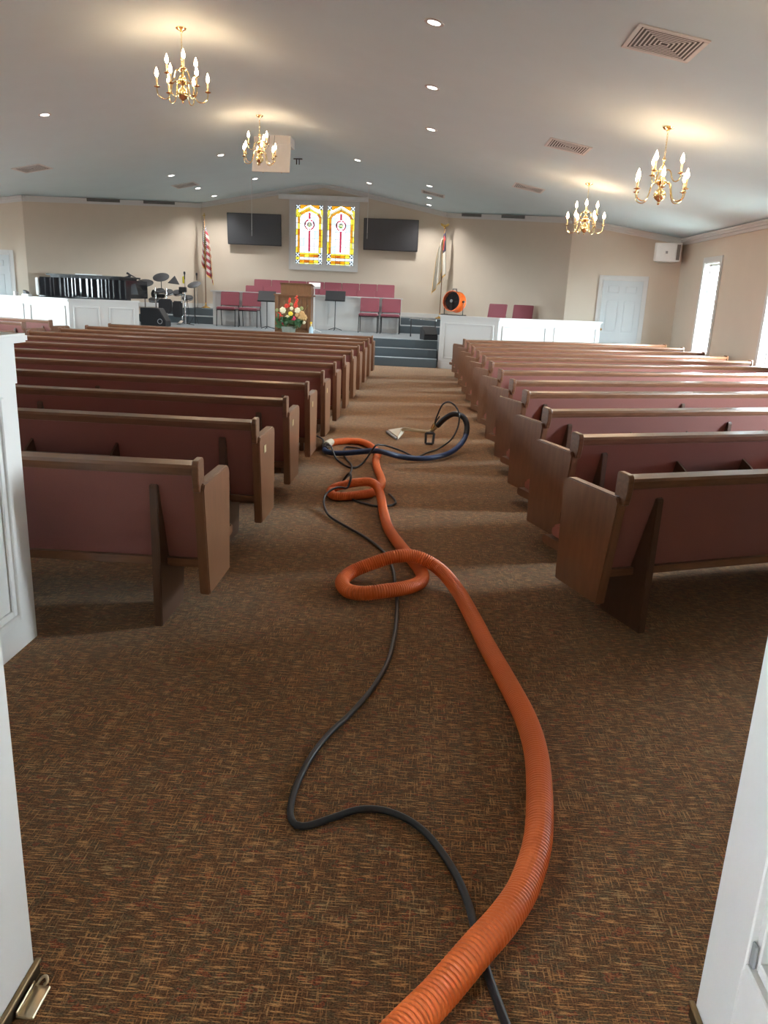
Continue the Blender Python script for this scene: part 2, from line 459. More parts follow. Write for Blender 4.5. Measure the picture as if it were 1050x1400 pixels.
# windows of the side walls
def side_window(n, y, right):
    x = XR if right else XL; s = 1 if right else -1
    root = thing('window_%d' % n, 'tall narrow white framed window glowing with daylight, %s on the %s wall' % (('%s from the stage' % ORD[WIN_Y.index(y)]), 'right' if right else 'left'), None)
    root['kind'] = 'structure'; root['category'] = 'window'
    root.location = (x, y, 0)
    X = lambda a, b_: (min(a*s, b_*s), max(a*s, b_*s))
    c = MB()   # casing on the room side and the lining of the opening
    hw = WW/2
    c.box(*X(-.025, .002), -hw-.10, -hw+.005, WZ0-.10, WZ1+.10); c.box(*X(-.025, .002), hw-.005, hw+.10, WZ0-.10, WZ1+.10)
    c.box(*X(-.025, .002), -hw, hw, WZ1-.005, WZ1+.10); c.box(*X(-.025, .002), -hw, hw, WZ0-.10, WZ0+.005)
    c.build('casing', 'white_paint', root, bevel=.006)
    f = MB()
    f.box(*X(.0, .16), -hw, -hw+.02, WZ0, WZ1); f.box(*X(.0, .16), hw-.02, hw, WZ0, WZ1)
    f.box(*X(.0, .16), -hw, hw, WZ1-.02, WZ1); f.box(*X(.0, .16), -hw, hw, WZ0, WZ0+.02)
    f.build('lining', 'white_paint', root)
    sa = MB()
    for (a, b_) in ((-hw+.02, -hw+.06), (hw-.06, hw-.02)): sa.box(*X(.09, .13), a, b_, WZ0+.02, WZ1-.02)
    for (a, b_) in ((WZ0+.02, WZ0+.07), (WZ1-.06, WZ1-.02)): sa.box(*X(.09, .13), -hw+.02, hw-.02, a, b_)
    fr = sa.build('sash', 'white_paint', root)
    MB().box(*X(.107, .112), -hw+.06, hw-.06, WZ0+.07, WZ1-.06).build('pane', 'clear_pane', fr)
    MB().box(*X(-.05, .09), -hw-.06, hw+.06, WZ0-.02, WZ0+.012).build('sill', 'white_paint', root, bevel=.005)
    portal((x+s*.18, y, (WZ0+WZ1)/2), (0, PI/2 if right else -PI/2, 0), WZ1-WZ0, WW)
for i, y in enumerate(WIN_Y): side_window(i+1, y, True)
for i, y in enumerate(WIN_Y[:3]): side_window(i+5, y, False)

# panelled doors of the front walls
def panel_door(n, M, t0, t1, label):
    root = thing('door_%d' % n, label, None); root['kind'] = 'structure'; root['category'] = 'door'
    root.matrix_world = M @ Matrix.Translation((t0, 0, 0))
    W = t1-t0; H = 2.03
    c = MB()
    c.box(-.09, .0, -.03, 0, 0, H+.10); c.box(W, W+.09, -.03, 0, 0, H+.10); c.box(0, W, -.03, 0, H, H+.10)
    c.box(-.02, .0, -.04, 0, 0, H+.02); c.box(W, W+.02, -.04, 0, 0, H+.02); c.box(-.02, W+.02, -.04, 0, H, H+.02)
    c.build('casing', 'white_paint', root, bevel=.004)
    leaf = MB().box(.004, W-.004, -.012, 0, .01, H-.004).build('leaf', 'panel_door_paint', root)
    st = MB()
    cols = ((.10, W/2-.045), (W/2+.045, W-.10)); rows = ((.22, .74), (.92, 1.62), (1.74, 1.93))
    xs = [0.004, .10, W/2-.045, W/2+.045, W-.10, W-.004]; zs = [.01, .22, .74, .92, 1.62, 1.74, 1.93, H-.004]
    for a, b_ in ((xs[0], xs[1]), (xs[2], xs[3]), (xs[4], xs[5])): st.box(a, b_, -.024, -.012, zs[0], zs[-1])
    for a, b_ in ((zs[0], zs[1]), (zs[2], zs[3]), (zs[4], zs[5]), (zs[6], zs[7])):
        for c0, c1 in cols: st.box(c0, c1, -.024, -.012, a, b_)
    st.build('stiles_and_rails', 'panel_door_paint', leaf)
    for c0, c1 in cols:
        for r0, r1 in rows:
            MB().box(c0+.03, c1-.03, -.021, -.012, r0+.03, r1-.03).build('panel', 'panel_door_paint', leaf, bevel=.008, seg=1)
    kb = MB(); kb.lathe([(.026, 0), (.026, .006), (.010, .008), (.010, .035), (.026, .045), (.028, .06), (.016, .07)], 12, Matrix.Translation((W-.06, -.024, .98)) @ Matrix.Rotation(PI/2, 4, 'X'))
    kb.build('knob', 'brass', root, smooth=True)
    return root
dd = math.hypot(DW_R[1][0]-DW_R[0][0], DW_R[1][1]-DW_R[0][1])
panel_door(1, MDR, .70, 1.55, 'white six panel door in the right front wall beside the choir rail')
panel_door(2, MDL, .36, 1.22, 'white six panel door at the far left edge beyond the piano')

# ------------------------------------------------------------------ stage, steps and choir platforms
ZS = .555
stg = MB()
stg.prism([(.30, 17.85), (.36, 17.40), (1.55, 16.90), (3.20, 17.50), (3.12, 18.1), CORN_R, CORN_L, (-9.22, 18.1), (-9.55, 17.62), (-7.72, 16.90), (-6.42, 17.40), (-6.36, 17.85)], 0, ZS, 'z')
struct(stg.build('floor_stage', 'stage_carpet'), 'blue grey carpeted stage platform in front of the gabled wall', 'stage')
steps = thing('floor_steps', 'blue grey carpeted steps rising from the aisle to the stage', 'steps'); steps['kind'] = 'structure'
for i, (y0, z1) in enumerate(((17.25, .185), (17.55, .37))):
    MB().box(-6.36, .30, y0, 17.85, z1-.185, z1).build('step', 'stage_carpet', steps, bevel=.012)
MB().box(-6.36, .30, 17.838, 17.87, .37, ZS+.003).build('step', 'stage_carpet', steps, bevel=.008)
plat = thing('floor_choir_platform', 'two blue grey carpeted risers below the flags and choir seats', 'platform'); plat['kind'] = 'structure'
def wedge(y0, z0, z1):
    xr = CORN_R[0] + (YF-y0)*(DW_R[0][0]-CORN_R[0])/(YF-18.1); xl = CORN_L[0] - (YF-y0)*(CORN_L[0]+9.22)/(YF-18.1)
    return MB().prism([(xl, y0), (xr, y0), CORN_R, CORN_L], z0, z1, 'z')
wedge(20.95, ZS, .74).build('riser', 'stage_carpet', plat)
wedge(21.95, .74, .925).build('riser', 'stage_carpet', plat)

# low panelled walls left and right of the steps
def half_wall(name, pts, label, npan):
    root = thing(name, label, 'half wall'); root['kind'] = 'structure'
    H = 1.11
    for i, (A, Bp) in enumerate(zip(pts, pts[1:])):
        A = Vector((*A, 0)); Bv = Vector((*Bp, 0)); d = Bv-A; L = d.length; d.normalize(); n = Vector((d.y, -d.x, 0))
        M = Matrix(((d.x, n.x, 0, A.x), (d.y, n.y, 0, A.y), (0, 0, 1, 0), (0, 0, 0, 1)))
        MB().box(0, L, -.12, 0, 0, H, M).build('wall_core', 'white_paint', root)
        MB().box(-.03, L+.03, -.16, .035, H, H+.035, M).build('cap', 'white_paint', root, bevel=.006)
        MB().box(-.0, L, 0, .02, H-.03, H, M).build('cap_moulding', 'white_paint', root)
        MB().box(0, L, 0, .016, 0, .13, M).build('baseboard', 'white_paint', root)
        np_ = npan[i]; w = L/np_
        for j in range(np_):
            a, b_, z0, z1 = j*w+.09, (j+1)*w-.09, .22, H-.12
            fr = MB()
            for (p, q, r, s) in ((a, a+.035, z0, z1), (b_-.035, b_, z0, z1), (a+.035, b_-.035, z0, z0+.035), (a+.035, b_-.035, z1-.035, z1)):
                fr.box(p, q, 0, .022, r, s, M)
            fr.build('panel_moulding', 'white_paint', root, bevel=.006, seg=1)
    return root
half_wall('wall_choir_right', [(.33, 17.32), (1.55, 16.80), (3.86, 17.62)], 'white panelled half wall right of the steps, with the orange fan on it', (1, 2))
half_wall('wall_choir_left', [(-9.98, 17.62), (-7.71, 16.80), (-6.36, 17.32)], 'white panelled half wall in front of the black piano', (2, 2))

# choir front: white box behind the stage chairs
cb = thing('wall_choir_front', 'white panelled choir front behind the stage chairs', 'half wall'); cb['kind'] = 'structure'
MB().box(-5.64, -.68, 20.84, 20.92, ZS, 1.40).build('wall_core', 'white_paint', cb)
MB().box(-5.70, -.62, 20.80, 20.97, 1.40, 1.44).build('cap', 'white_paint', cb, bevel=.006)
for x in (-5.64, -4.64, -3.65, -2.66, -1.67, -.76): MB().box(x, x+.08, 20.815, 20.84, ZS, 1.40).build('post', 'white_paint', cb)
MB().box(-5.64, -.68, 20.82, 20.84, ZS, .66).build('baseboard', 'white_paint', cb)
for xs in ((-5.64, -5.56), (-.76, -.68)): MB().box(*xs, 20.92, 22.0, ZS+.37 if False else .74, 1.40).build('end_panel', 'white_paint', cb)

# sound booth wall beside the first left pew
bo = thing('wall_sound_booth', 'white panelled booth wall with a flat cap at the left edge', 'half wall'); bo['kind'] = 'structure'
MB().box(-1.78, -1.62, 1.35, 3.01, 0, 1.26).box(-5.6, -1.78, 2.89, 3.01, 0, 1.26).build('wall_core', 'door_paint', bo)
MB().box(-1.83, -1.575, 1.30, 3.055, 1.26, 1.295).box(-5.6, -1.83, 2.85, 3.055, 1.26, 1.295).build('cap', 'door_paint', bo, bevel=.008)
MB().box(-1.62, -1.612, 1.35, 3.01, 1.10, 1.26).build('frieze', 'door_paint', bo)
for (y0, y1) in ((2.18, 2.88), (1.40, 2.06)):
    a, z0, z1 = -1.62, .14, 1.06
    fr = MB()
    for d_, w_ in ((0, .028), (.028, .03)):
        q = .022 if d_ == 0 else .012
        A0, A1, B0, B1 = y0+d_, y1-d_, z0+d_, z1-d_
        fr.box(a, a+q, A0, A0+w_, B0, B1); fr.box(a, a+q, A1-w_, A1, B0, B1); fr.box(a, a+q, A0+w_, A1-w_, B0, B0+w_); fr.box(a, a+q, A0+w_, A1-w_, B1-w_, B1)
    fr.build('panel_moulding', 'door_paint', bo, bevel=.004, seg=1)

# foyer behind the camera
fo = MB()
for xa, xb, ya, yb in ((-2.3, -2.15, -1.7, -1.05), (2.05, 2.2, -1.9, -1.5)):    # side walls; each opening is added and unseen, to bring in soft daylight
    fo.box(xa, xb, -2.6, ya, 0, 2.75); fo.box(xa, xb, yb, .39, 0, 2.75); fo.box(xa, xb, ya, yb, 0, .9); fo.box(xa, xb, ya, yb, 1.9, 2.75)
fo.box(-2.15, 2.05, -2.6, -2.45, 0, 2.75)
struct(fo.build('wall_foyer', 'foyer_paint'), 'tan foyer walls behind the viewer', 'wall')
struct(MB().box(-2.3, 2.2, -2.6, .39, 2.75, 2.9).build('ceiling_foyer', 'ceiling_paint'), 'flat foyer ceiling behind the viewer', 'ceiling')
dj = thing('door_3', 'white frame around the double doorway at the viewer', None); dj['kind'] = 'structure'; dj['category'] = 'door frame'
MB().box(DOOR_X0-.02, DOOR_X0+.012, .38, .56, 0, 2.12).box(DOOR_X1-.012, DOOR_X1+.02, .38, .56, 0, 2.12).box(DOOR_X0, DOOR_X1, .38, .56, 2.10, 2.13).build('jamb', 'white_paint', dj)

# the two open door leaves beside the camera
def open_leaf(name, x, s, y1, label, glass):
    """leaf in a y-z plane, room face at x, thickness away from the aisle (direction s)"""
    y0 = .56; H = 2.06
    root = thing(name, label, 'door', (x, 0, 0))
    X = lambda a, b_: (min(a*s, b_*s), max(a*s, b_*s))
    T = .045; st = .15
    lf = MB()
    lf.box(*X(0, T), y0, y0+st, .01, H); lf.box(*X(0, T), y1-st, y1, .01, H)
    lf.box(*X(0, T), y0+st, y1-st, .01, .31); lf.box(*X(0, T), y0+st, y1-st, H-.16, H)
    lf.build('leaf_frame', 'door_paint', root, bevel=.003, seg=1)
    mo = MB()
    a, b_, z0, z1 = y0+st, y1-st, .31, H-.16
    for d_, q in ((0, .010), (.02, -.004)):
        w_ = .022
        mo.box(*X(-q, T), a+d_, a+d_+w_, z0+d_, z1-d_); mo.box(*X(-q, T), b_-d_-w_, b_-d_, z0+d_, z1-d_)
        mo.box(*X(-q, T), a+d_+w_, b_-d_-w_, z0+d_, z0+d_+w_); mo.box(*X(-q, T), a+d_+w_, b_-d_-w_, z1-d_-w_, z1-d_)
    mo.build('glazing_bead', 'door_paint', root, bevel=.003, seg=1)
    if glass: MB().box(*X(.018, .024), a+.03, b_-.03, z0+.03, z1-.03).build('pane', 'clear_pane', root)
    else: MB().box(*X(.012, .033), a+.03, b_-.03, z0+.03, z1-.03).build('panel', 'door_paint', root)
    kp = MB().box(*X(-.008, -.0005), y0+.02, y1+.006, .003, .036).build('door_sweep', 'dark_brass', root)
    MB().box(*X(-.013, -.0005), y0+.02, y1+.008, .036, .044).build('sweep_trim', 'dull_brass', kp, bevel=.002, seg=1)
    return root, X
lroot, LX = open_leaf('door_leaf', -.79, -1, 1.335, 'open white door leaf with a brass bottom sweep at the left edge', False)
rroot, RX = open_leaf('door_leaf', .672, 1, 1.36, 'open white door leaf with a glass panel at the right edge', True)
# flip-down door stop on the left leaf
sb = MB(); sb.box(.012, .050, 1.225, 1.305, .003, .010); sb.box(.012, .017, 1.225, 1.305, .010, .022)
sb.build('door_stop', 'wand_metal', lroot, bevel=.002, seg=1)
MB().tube(spline([(.020, 1.300, .012), (.028, 1.312, .022), (.038, 1.312, .026), (.042, 1.306, .018), (.036, 1.302, .013)], 5), .0035, 8).build('stop_hook', 'wand_metal', lroot, smooth=True)
MB().box(-.006, 0, 1.168, 1.186, .335, .385).build('latch_plate', 'plastic_grey', rroot, bevel=.002, seg=1)

# ------------------------------------------------------------------ pews
PZ = .77
def pew_meshes(L):
    """local x along the pew, y toward the stage, z up; the rail's rear top edge is y = 0"""
    D = {}
    lean = lambda z: -.015 + (.70-z)*.30      # rear face of the back
    bk = MB().prism([(lean(.715), .715), (lean(.285), .285), (lean(.285)+.035, .285), (lean(.715)+.035, .715)], .0, L, 'x')
    D['backrest'] = bk.mesh('backrest', 'pew_back')
    fr = MB().prism([(lean(.70)+.035, .69), (lean(.36)+.035, .36), (lean(.36)+.085, .36), (lean(.66)+.075, .66), (lean(.69)+.055, .69)], .03, L-.03, 'x')
    D['back_cushion'] = fr.mesh('back_cushion', 'pew_seat')
    D['bottom_rail'] = MB().prism([(lean(.30)-.008, .300), (lean(.25)-.008, .25), (lean(.25)+.05, .25), (lean(.30)+.05, .300)], 0, L, 'x').mesh('bottom_rail', 'pew_wood')
    rl = MB().prism([(-.024, .728), (-.028, .750), (-.022, .764), (.040, .772), (.050, .764), (.050, .728)], .0, L, 'x')
    rl.prism([(-.012, .700), (-.015, .729), (.045, .729), (.045, .700)], .0, L, 'x')
    D['top_rail'] = rl.mesh('top_rail', 'pew_wood')
    cap = MB().prism([(-.020, .640), (-.034, .700), (-.036, .765), (-.026, .784), (.046, .788), (.056, .776), (.060, .640)], -.014, .016, 'x')
    D['rail_cap'] = cap.mesh('rail_cap', 'pew_wood', bevel=.004, seg=1)
    # end panel: vertical front, rear edge leaning, rounded front top corner, hung clear of the floor
    arc = [(.45-.05+.05*math.sin(a), .675-.05+.05*math.cos(a)) for a in [PI/2*i/5 for i in range(6)]]
    poly = [(.065, .135), (.0, .610), (-.004, .650), (.012, .675)] + arc + [(.435, .135)]
    D['end_panel'] = MB().prism(poly, 0, .048, 'x').mesh('end_panel', 'pew_wood_panel', bevel=.005)
    sup = [(-.018, 0), (-.018, .655), (-.010, .668), (.005, .668)] + [(lean(.66)+.004, .655), (lean(.28)+.004, .28), (.34, .27), (.30, 0)]
    D['support'] = MB().prism(sup, -.019, .019, 'x').mesh('support', 'pew_wood_dark', bevel=.004)
    st = MB().prism([(.10, .30), (.12, .385), (.30, .395), (.56, .385), (.615, .36), (.62, .325), (.60, .30)], .03, L-.03, 'x')
    D['seat_cushion'] = st.mesh('seat_cushion', 'pew_seat', bevel=.012)
    D['seat_board'] = MB().prism([(.08, .265), (.08, .30), (.635, .305), (.655, .29), (.65, .262), (.62, .255)], .004, L-.004, 'x').mesh('seat_board', 'pew_wood')
    rk = MB()
    rk.box(-.26, .26, -.085, .03, .462, .474); rk.box(-.26, .26, -.085, -.073, .474, .54)
    for x in (-.26, .25): rk.prism([(-.085, .474), (-.085, .54), (-.06, .56), (.02, .60), (.05, .474)], x, x+.012, 'x')
    D['book_rack'] = rk.mesh('book_rack', 'pew_wood_dark')
    D['plaque'] = MB().box(-.003, 0, .11, .17, .560, .605).mesh('plaque', 'plaque_brass', bevel=.001)
    return D
def make_pew(D, L, loc, rz, label, group, plaque=None, racks=True, right_end=True):
    root = thing('pew', label, 'pew', loc, rz, group)
    for nm in ('backrest', 'back_cushion', 'bottom_rail', 'top_rail', 'seat_cushion', 'seat_board'): inst(nm, D[nm], root)
    inst('rail_cap', D['rail_cap'], root, (0, 0, 0)); inst('rail_cap', D['rail_cap'], root, (L+.004, 0, 0))
    e0 = inst('end_panel', D['end_panel'], root, (-.034, 0, 0)); e1 = inst('end_panel', D['end_panel'], root, (L-.014, 0, 0))
    for x in (.185, L*.36, L*.64, L-.185): inst('support', D['support'], root, (x, 0, 0))
    if racks:
        for x in (L*.22, L*.5, L*.78): inst('book_rack', D['book_rack'], root, (x, 0, 0))
    if plaque == 'R': inst('plaque', D['plaque'], e1, (.0515, 0, 0))
    if plaque == 'L': inst('plaque', D['plaque'], e0, (-.0005, 0, 0))
    return root
LC = 4.89; DC = pew_meshes(LC)
for n in range(12):
    y = 3.365+n if n else 3.20
    lab = ['nearest wooden pew of the wide block left of the aisle'] + ['%s wooden pew from the camera in the wide block left of the aisle' % ORD[i] for i in range(1, 11)] + ['farthest wooden pew of the wide block left of the aisle, next to the steps']
    make_pew(DC, LC, (-5.844, y, 0), 0, lab[n], 'pews left of the aisle', 'R' if n in (1, 2, 3, 4) else None, n > 0)
LS = 4.50; DS = pew_meshes(LS); ANG = math.radians(22)
RY = [3.383, 4.43, 5.48, 6.55, 7.45, 8.49, 9.55, 10.50, 11.45, 12.5, 13.6, 14.67]
for n in range(12):
    lab = ['nearest angled wooden pew right of the aisle with two cream-lit end panels'] + ['%s angled wooden pew from the camera, right of the aisle' % ORD[i] for i in range(1, 11)] + ['farthest angled wooden pew right of the aisle, against the white half wall']
    lab[0] = 'nearest angled wooden pew right of the aisle, on a dark wedge support'
    make_pew(DS, LS, (.935-.0165*n, RY[n], 0), ANG, lab[n], 'angled pews right of the aisle', 'L' if n == 4 else None, n > 0)
for n in range(5, 12):
    xr = -7.04-.03*(n-10); yr = RY[n]-.1
    make_pew(DS, LS, (xr-LS*math.cos(ANG), yr+LS*math.sin(ANG), 0), -ANG,
             '%s angled pew from the front in the far left block beyond the booth' % ORD[11-n], 'angled pews at the far left')

# ------------------------------------------------------------------ hoses and the cleaning wand
ORANGE = [(-0.008, 1.183, 0.045), (0.049, 1.256, 0.045), (0.111, 1.332, 0.047), (0.197, 1.44, 0.063), (0.274, 1.547, 0.062), (0.34, 1.68, 0.045), (0.396, 1.848, 0.045), (0.43, 2.049, 0.045), (0.452, 2.286, 0.045), (0.444, 2.518, 0.045), (0.399, 2.821, 0.045), (0.348, 3.119, 0.045), (0.301, 3.436, 0.045), (0.243, 3.753, 0.05), (0.15, 3.962, 0.085), (0.028, 4.01, 0.13), (-0.092, 3.98, 0.135), (-0.21, 3.95, 0.10), (-0.318, 3.905, 0.06), (-0.361, 3.792, 0.045), (-0.325, 3.671, 0.045), (-0.243, 3.624, 0.05), (-0.132, 3.641, 0.063), (-0.023, 3.72, 0.058), (0.05, 3.848, 0.045), (0.06, 3.974, 0.045), (0.012, 4.174, 0.045), (-0.072, 4.443, 0.045), (-0.166, 4.812, 0.045), (-0.222, 5.233, 0.045), (-0.254, 5.499, 0.07), (-0.293, 5.623, 0.12), (-0.35, 5.669, 0.14), (-0.425, 5.699, 0.13), (-0.523, 5.736, 0.1), (-0.614, 5.743, 0.07), (-0.653, 5.694, 0.045), (-0.61, 5.567, 0.045), (-0.528, 5.574, 0.045), (-0.433, 5.629, 0.045), (-0.339, 5.718, 0.045), (-0.287, 5.896, 0.045), (-0.281, 6.099, 0.045), (-0.305, 6.309, 0.045), (-0.352, 6.616, 0.045), (-0.384, 6.959, 0.045), (-0.381, 7.234, 0.05), (-0.431, 7.45, 0.05), (-0.548, 7.765, 0.045), (-0.69, 7.836, 0.045), (-0.83, 7.753, 0.045), (-0.894, 7.632, 0.045)]
ORANGE = [(-.16, .98, .045), (-.08, 1.085, .045)] + ORANGE
def taper(y, a, b_): return a + (b_-a)*min(1, max(0, (y-2.6)/2.6))
def ribbed(path, ra, rb_, pitch, dr, n=22):
    """corrugated hose: two proud rings and one groove ring in every pitch"""
    P = resample(spline(path, 10), pitch/3)
    R = [taper(p.y, ra, rb_) - (dr if i % 3 == 2 else 0) for i, p in enumerate(P)]
    for p, r in zip(P, R): p.z = max(p.z-(.045-taper(p.y, ra, rb_))*.9, taper(p.y, ra, rb_)+.001)
    return MB().tube(P, R, n)
hs = thing('vacuum_hose', 'thick orange ribbed vacuum hose snaking and coiling along the aisle carpet', 'hose')
ribbed(ORANGE, .041, .0335, .0125, .0038).build('hose_body', 'hose_orange', hs, smooth=False)
MB().tube([(-.885, 7.66, .045), (-.903, 7.55, .046), (-.909, 7.46, .047)], [.036, .038, .037], 16).build('cuff', 'ivory', hs, smooth=True)
BLUE = [(-.908, 7.46, .046), (-.909, 7.36, .045), (-.885, 7.21, .04), (-.80, 7.14, .04), (-0.674, 7.12, .05), (-0.50, 7.04, .09), (-0.385, 6.93, .125), (-0.29, 6.93, .11), (-0.151, 7.06, .055), (0.025, 7.09, .04), (0.202, 7.241, .04), (0.345, 7.5, .05), (.456, 7.75, .117), (.488, 7.85, .23), (.45, 7.9, .326), (.353, 7.95, .351), (.259, 8.0, .29), (.187, 8.05, .199)]
hb = thing('whip_hose', 'blue vacuum hose curving up from the orange hose cuff to the metal wand', 'hose')
P = resample(spline(BLUE, 10), .006)
nb = int(len(P)*.80)
MB().tube(P[:nb+1], [.0255 + (.0010 if i % 2 else -.0010) for i in range(nb+1)], 14).build('hose_body', 'hose_blue', hb, smooth=True)
MB().tube(P[nb:], .0285, 14).build('grip_sleeve', 'rubber', hb, smooth=True)
MB().tube([(-.906, 7.475, .046), (-.909, 7.36, .045), (-.90, 7.27, .043)], .031, 14).build('cuff', 'rubber', hb, smooth=True)
CA = [(.29, 1.08, .012), (.268, 1.24, .012), (.247, 1.335, .012), (.225, 1.43, .012), (.208, 1.53, .012), (.192, 1.635, .012), (.159, 1.747, .012), (.1, 1.867, .012), (.036, 1.939, .012), (-.042, 1.978, .012), (-.119, 1.973, .012), (-.191, 1.928, .012), (-.26, 1.884, .012), (-.299, 1.89, .012), (-.32, 1.947, .012), (-.322, 2.064, .012), (-.299, 2.226, .012), (-.256, 2.374, .012), (-.193, 2.52, .012), (-.125, 2.722, .012), (-.078, 2.95, .012), (-.059, 3.247, .012), (-.060, 3.52, .012), (-.068, 3.68, .012), (-.083, 3.85, .012), (-.105, 4.098, .012), (-.17, 4.384, .012), (-.301, 4.652, .012), (-.467, 4.897, .012), (-.591, 5.104, .012), (-.655, 5.323, .03), (-.66, 5.45, .07), (-.610, 5.53, .10), (-.56, 5.57, .102), (-.519, 5.64, .085), (-.50, 5.70, .155), (-.53, 5.80, .155), (-.60, 5.92, .04), (-.61, 6.146, .012), (-.595, 6.246, .012), (-.572, 6.483, .012), (-.595, 6.787, .012), (-.66, 7.0, .014), (-.72, 7.30, .012), (-.735, 7.571, .012), (-.70, 7.62, .012), (-.62, 7.60, .012), (-.52, 7.50, .012)]
CB = [(-.206, 5.80, .012), (-.153, 5.618, .012), (-.156, 5.502, .012), (-.249, 5.418, .012), (-.364, 5.466, .012), (-.446, 5.54, .012), (-.52, 5.66, .012)]
CC = [(-1.185, 8.30, .012), (-1.098, 8.142, .012), (-1.005, 7.95, .012), (-.96, 7.60, .012), (-.88, 7.32, .08), (-.83, 7.18, .095), (-.79, 7.08, .05), (-.745, 6.98, .012), (-.59, 6.669, .012), (-.494, 6.80, .03), (-.39, 6.86, .18), (-.334, 6.95, .175), (-.285, 7.0, .16), (-.15, 7.08, .105), (-.02, 7.22, .03), (.099, 7.553, .012), (.212, 7.70, .03), (.338, 7.75, .13), (.402, 7.85, .271), (.385, 7.9, .399), (.305, 7.95, .47), (.23, 8.0, .437), (.18, 8.05, .308), (.161, 8.05, .227)]
ch = thing('solution_hose', 'thin black solution hose looping along the carpet beside the orange hose', 'hose')
for path in (CA, CB, CC):
    P = resample(spline(path, 10), .02)
    MB().tube(P, [taper(p.y, .0105, .0085) for p in P], 10).build('hose_section', 'rubber', ch, smooth=True)

wd = thing('cleaning_wand', 'brass coloured carpet cleaning wand lying on the aisle carpet', 'wand', (0, 0, 0))
MB().tube(spline([(.200, 8.05, .215), (.165, 8.05, .178), (.117, 8.07, .135), (.016, 8.12, .125), (-.144, 8.3, .112), (-.175, 8.35, .095), (-.225, 8.38, .045), (-.262, 8.40, .03)], 6), .0185, 12).build('tube', 'wand_metal', wd, smooth=True)
A_, B_ = Vector((-.352, 8.62, 0)), Vector((-.226, 8.19, 0)); dv_ = (B_-A_).normalized(); nv_ = Vector((-dv_.y, dv_.x, 0)) * -1
nv_ = Vector((dv_.y, -dv_.x, 0)) * (1 if dv_.y < 0 else -1); nv_ = -nv_ if nv_.x < 0 else nv_
ap_ = Vector((-.185, 8.40, .085))
q = [A_+Vector((0, 0, .004)), B_+Vector((0, 0, .004)), B_+Vector((0, 0, .040)), A_+Vector((0, 0, .040)), ap_+Vector((.02, -.03, -.03)), ap_+Vector((.02, .03, -.03)), ap_+Vector((.0, .03, .02)), ap_+Vector((.0, -.03, .02))]
MB().add(q, [(0, 1, 2, 3), (0, 5, 4, 1), (3, 2, 7, 6), (1, 4, 7, 2), (0, 3, 6, 5), (4, 5, 6, 7)]).build('floor_head', 'ivory', wd, bevel=.003, seg=1)
MB().tube([A_+Vector((-.012, 0, .016)), B_+Vector((-.012, 0, .016))], .014, 8).build('lip', 'plastic_grey', wd, smooth=True)
gp = MB()
for a, b_ in (((.072, 8.03, .122), (.075, 7.99, .02)), ((.075, 7.99, .02), (.150, 7.99, .018)), ((.150, 7.99, .018), (.160, 8.03, .125)), ((.160, 8.03, .125), (.072, 8.03, .122))): gp.tube([a, b_], .013, 8)
gp.build('loop_handle', 'black_plastic', wd, smooth=True)
MB().tube([(.150, 8.05, .20), (.175, 8.03, .26), (.205, 8.02, .31)], .007, 8).build('trigger_lever', 'black_plastic', wd, smooth=True)
MB().tube([(.130, 8.05, .165), (.150, 8.05, .20), (.163, 8.05, .235)], [.013, .018, .012], 8).tube([(.12, 8.04, .16), (.175, 8.04, .185)], .008, 8).build('valve', 'bright_brass', wd, smooth=True)

# ------------------------------------------------------------------ stained glass windows
sg = thing('window_8', 'pair of tall stained glass lights in a wide white frame above the choir', None); sg['kind'] = 'structure'; sg['category'] = 'stained glass window'
sg.location = (0, YF, 0)
LX0 = ((-3.85, -3.07), (-2.945, -2.165)); GZ0, GZ1 = 2.28, 3.88
fr = MB()
fr.box(WX0, LX0[0][0], -.03, .12, WZB, WZT); fr.box(LX0[0][1], LX0[1][0], -.03, .12, WZB, WZT); fr.box(LX0[1][1], WX1, -.03, .12, WZB, WZT)
for a, b_ in LX0: fr.box(a, b_, -.03, .12, WZB, GZ0); fr.box(a, b_, -.03, .12, GZ1, WZT)
fr.build('frame', 'white_paint', sg)
ou = MB(); e = .03
ou.box(WX0-e, WX0, -.05, 0, WZB-e, WZT+e); ou.box(WX1, WX1+e, -.05, 0, WZB-e, WZT+e); ou.box(WX0, WX1, -.05, 0, WZB-e, WZB); ou.box(WX0, WX1, -.05, 0, WZT, WZT+e)
ou.build('casing', 'white_paint', sg)
def inset(poly, d):
    n = len(poly); out = []
    ar = sum(poly[i][0]*poly[(i+1) % n][1]-poly[(i+1) % n][0]*poly[i][1] for i in range(n))
    if ar < 0: poly = poly[::-1]
    for i in range(n):
        p0, p1, p2 = Vector(poly[i-1]), Vector(poly[i]), Vector(poly[(i+1) % n])
        a = (p1-p0).normalized(); b_ = (p2-p1).normalized()
        na, nb_ = Vector((-a.y, a.x)), Vector((-b_.y, b_.x))
        m_ = na+nb_; k_ = max(m_.dot(na), .35)
        out.append(tuple(p1 + m_*(d/k_)))
    return poly, out
rg = random.Random(3)
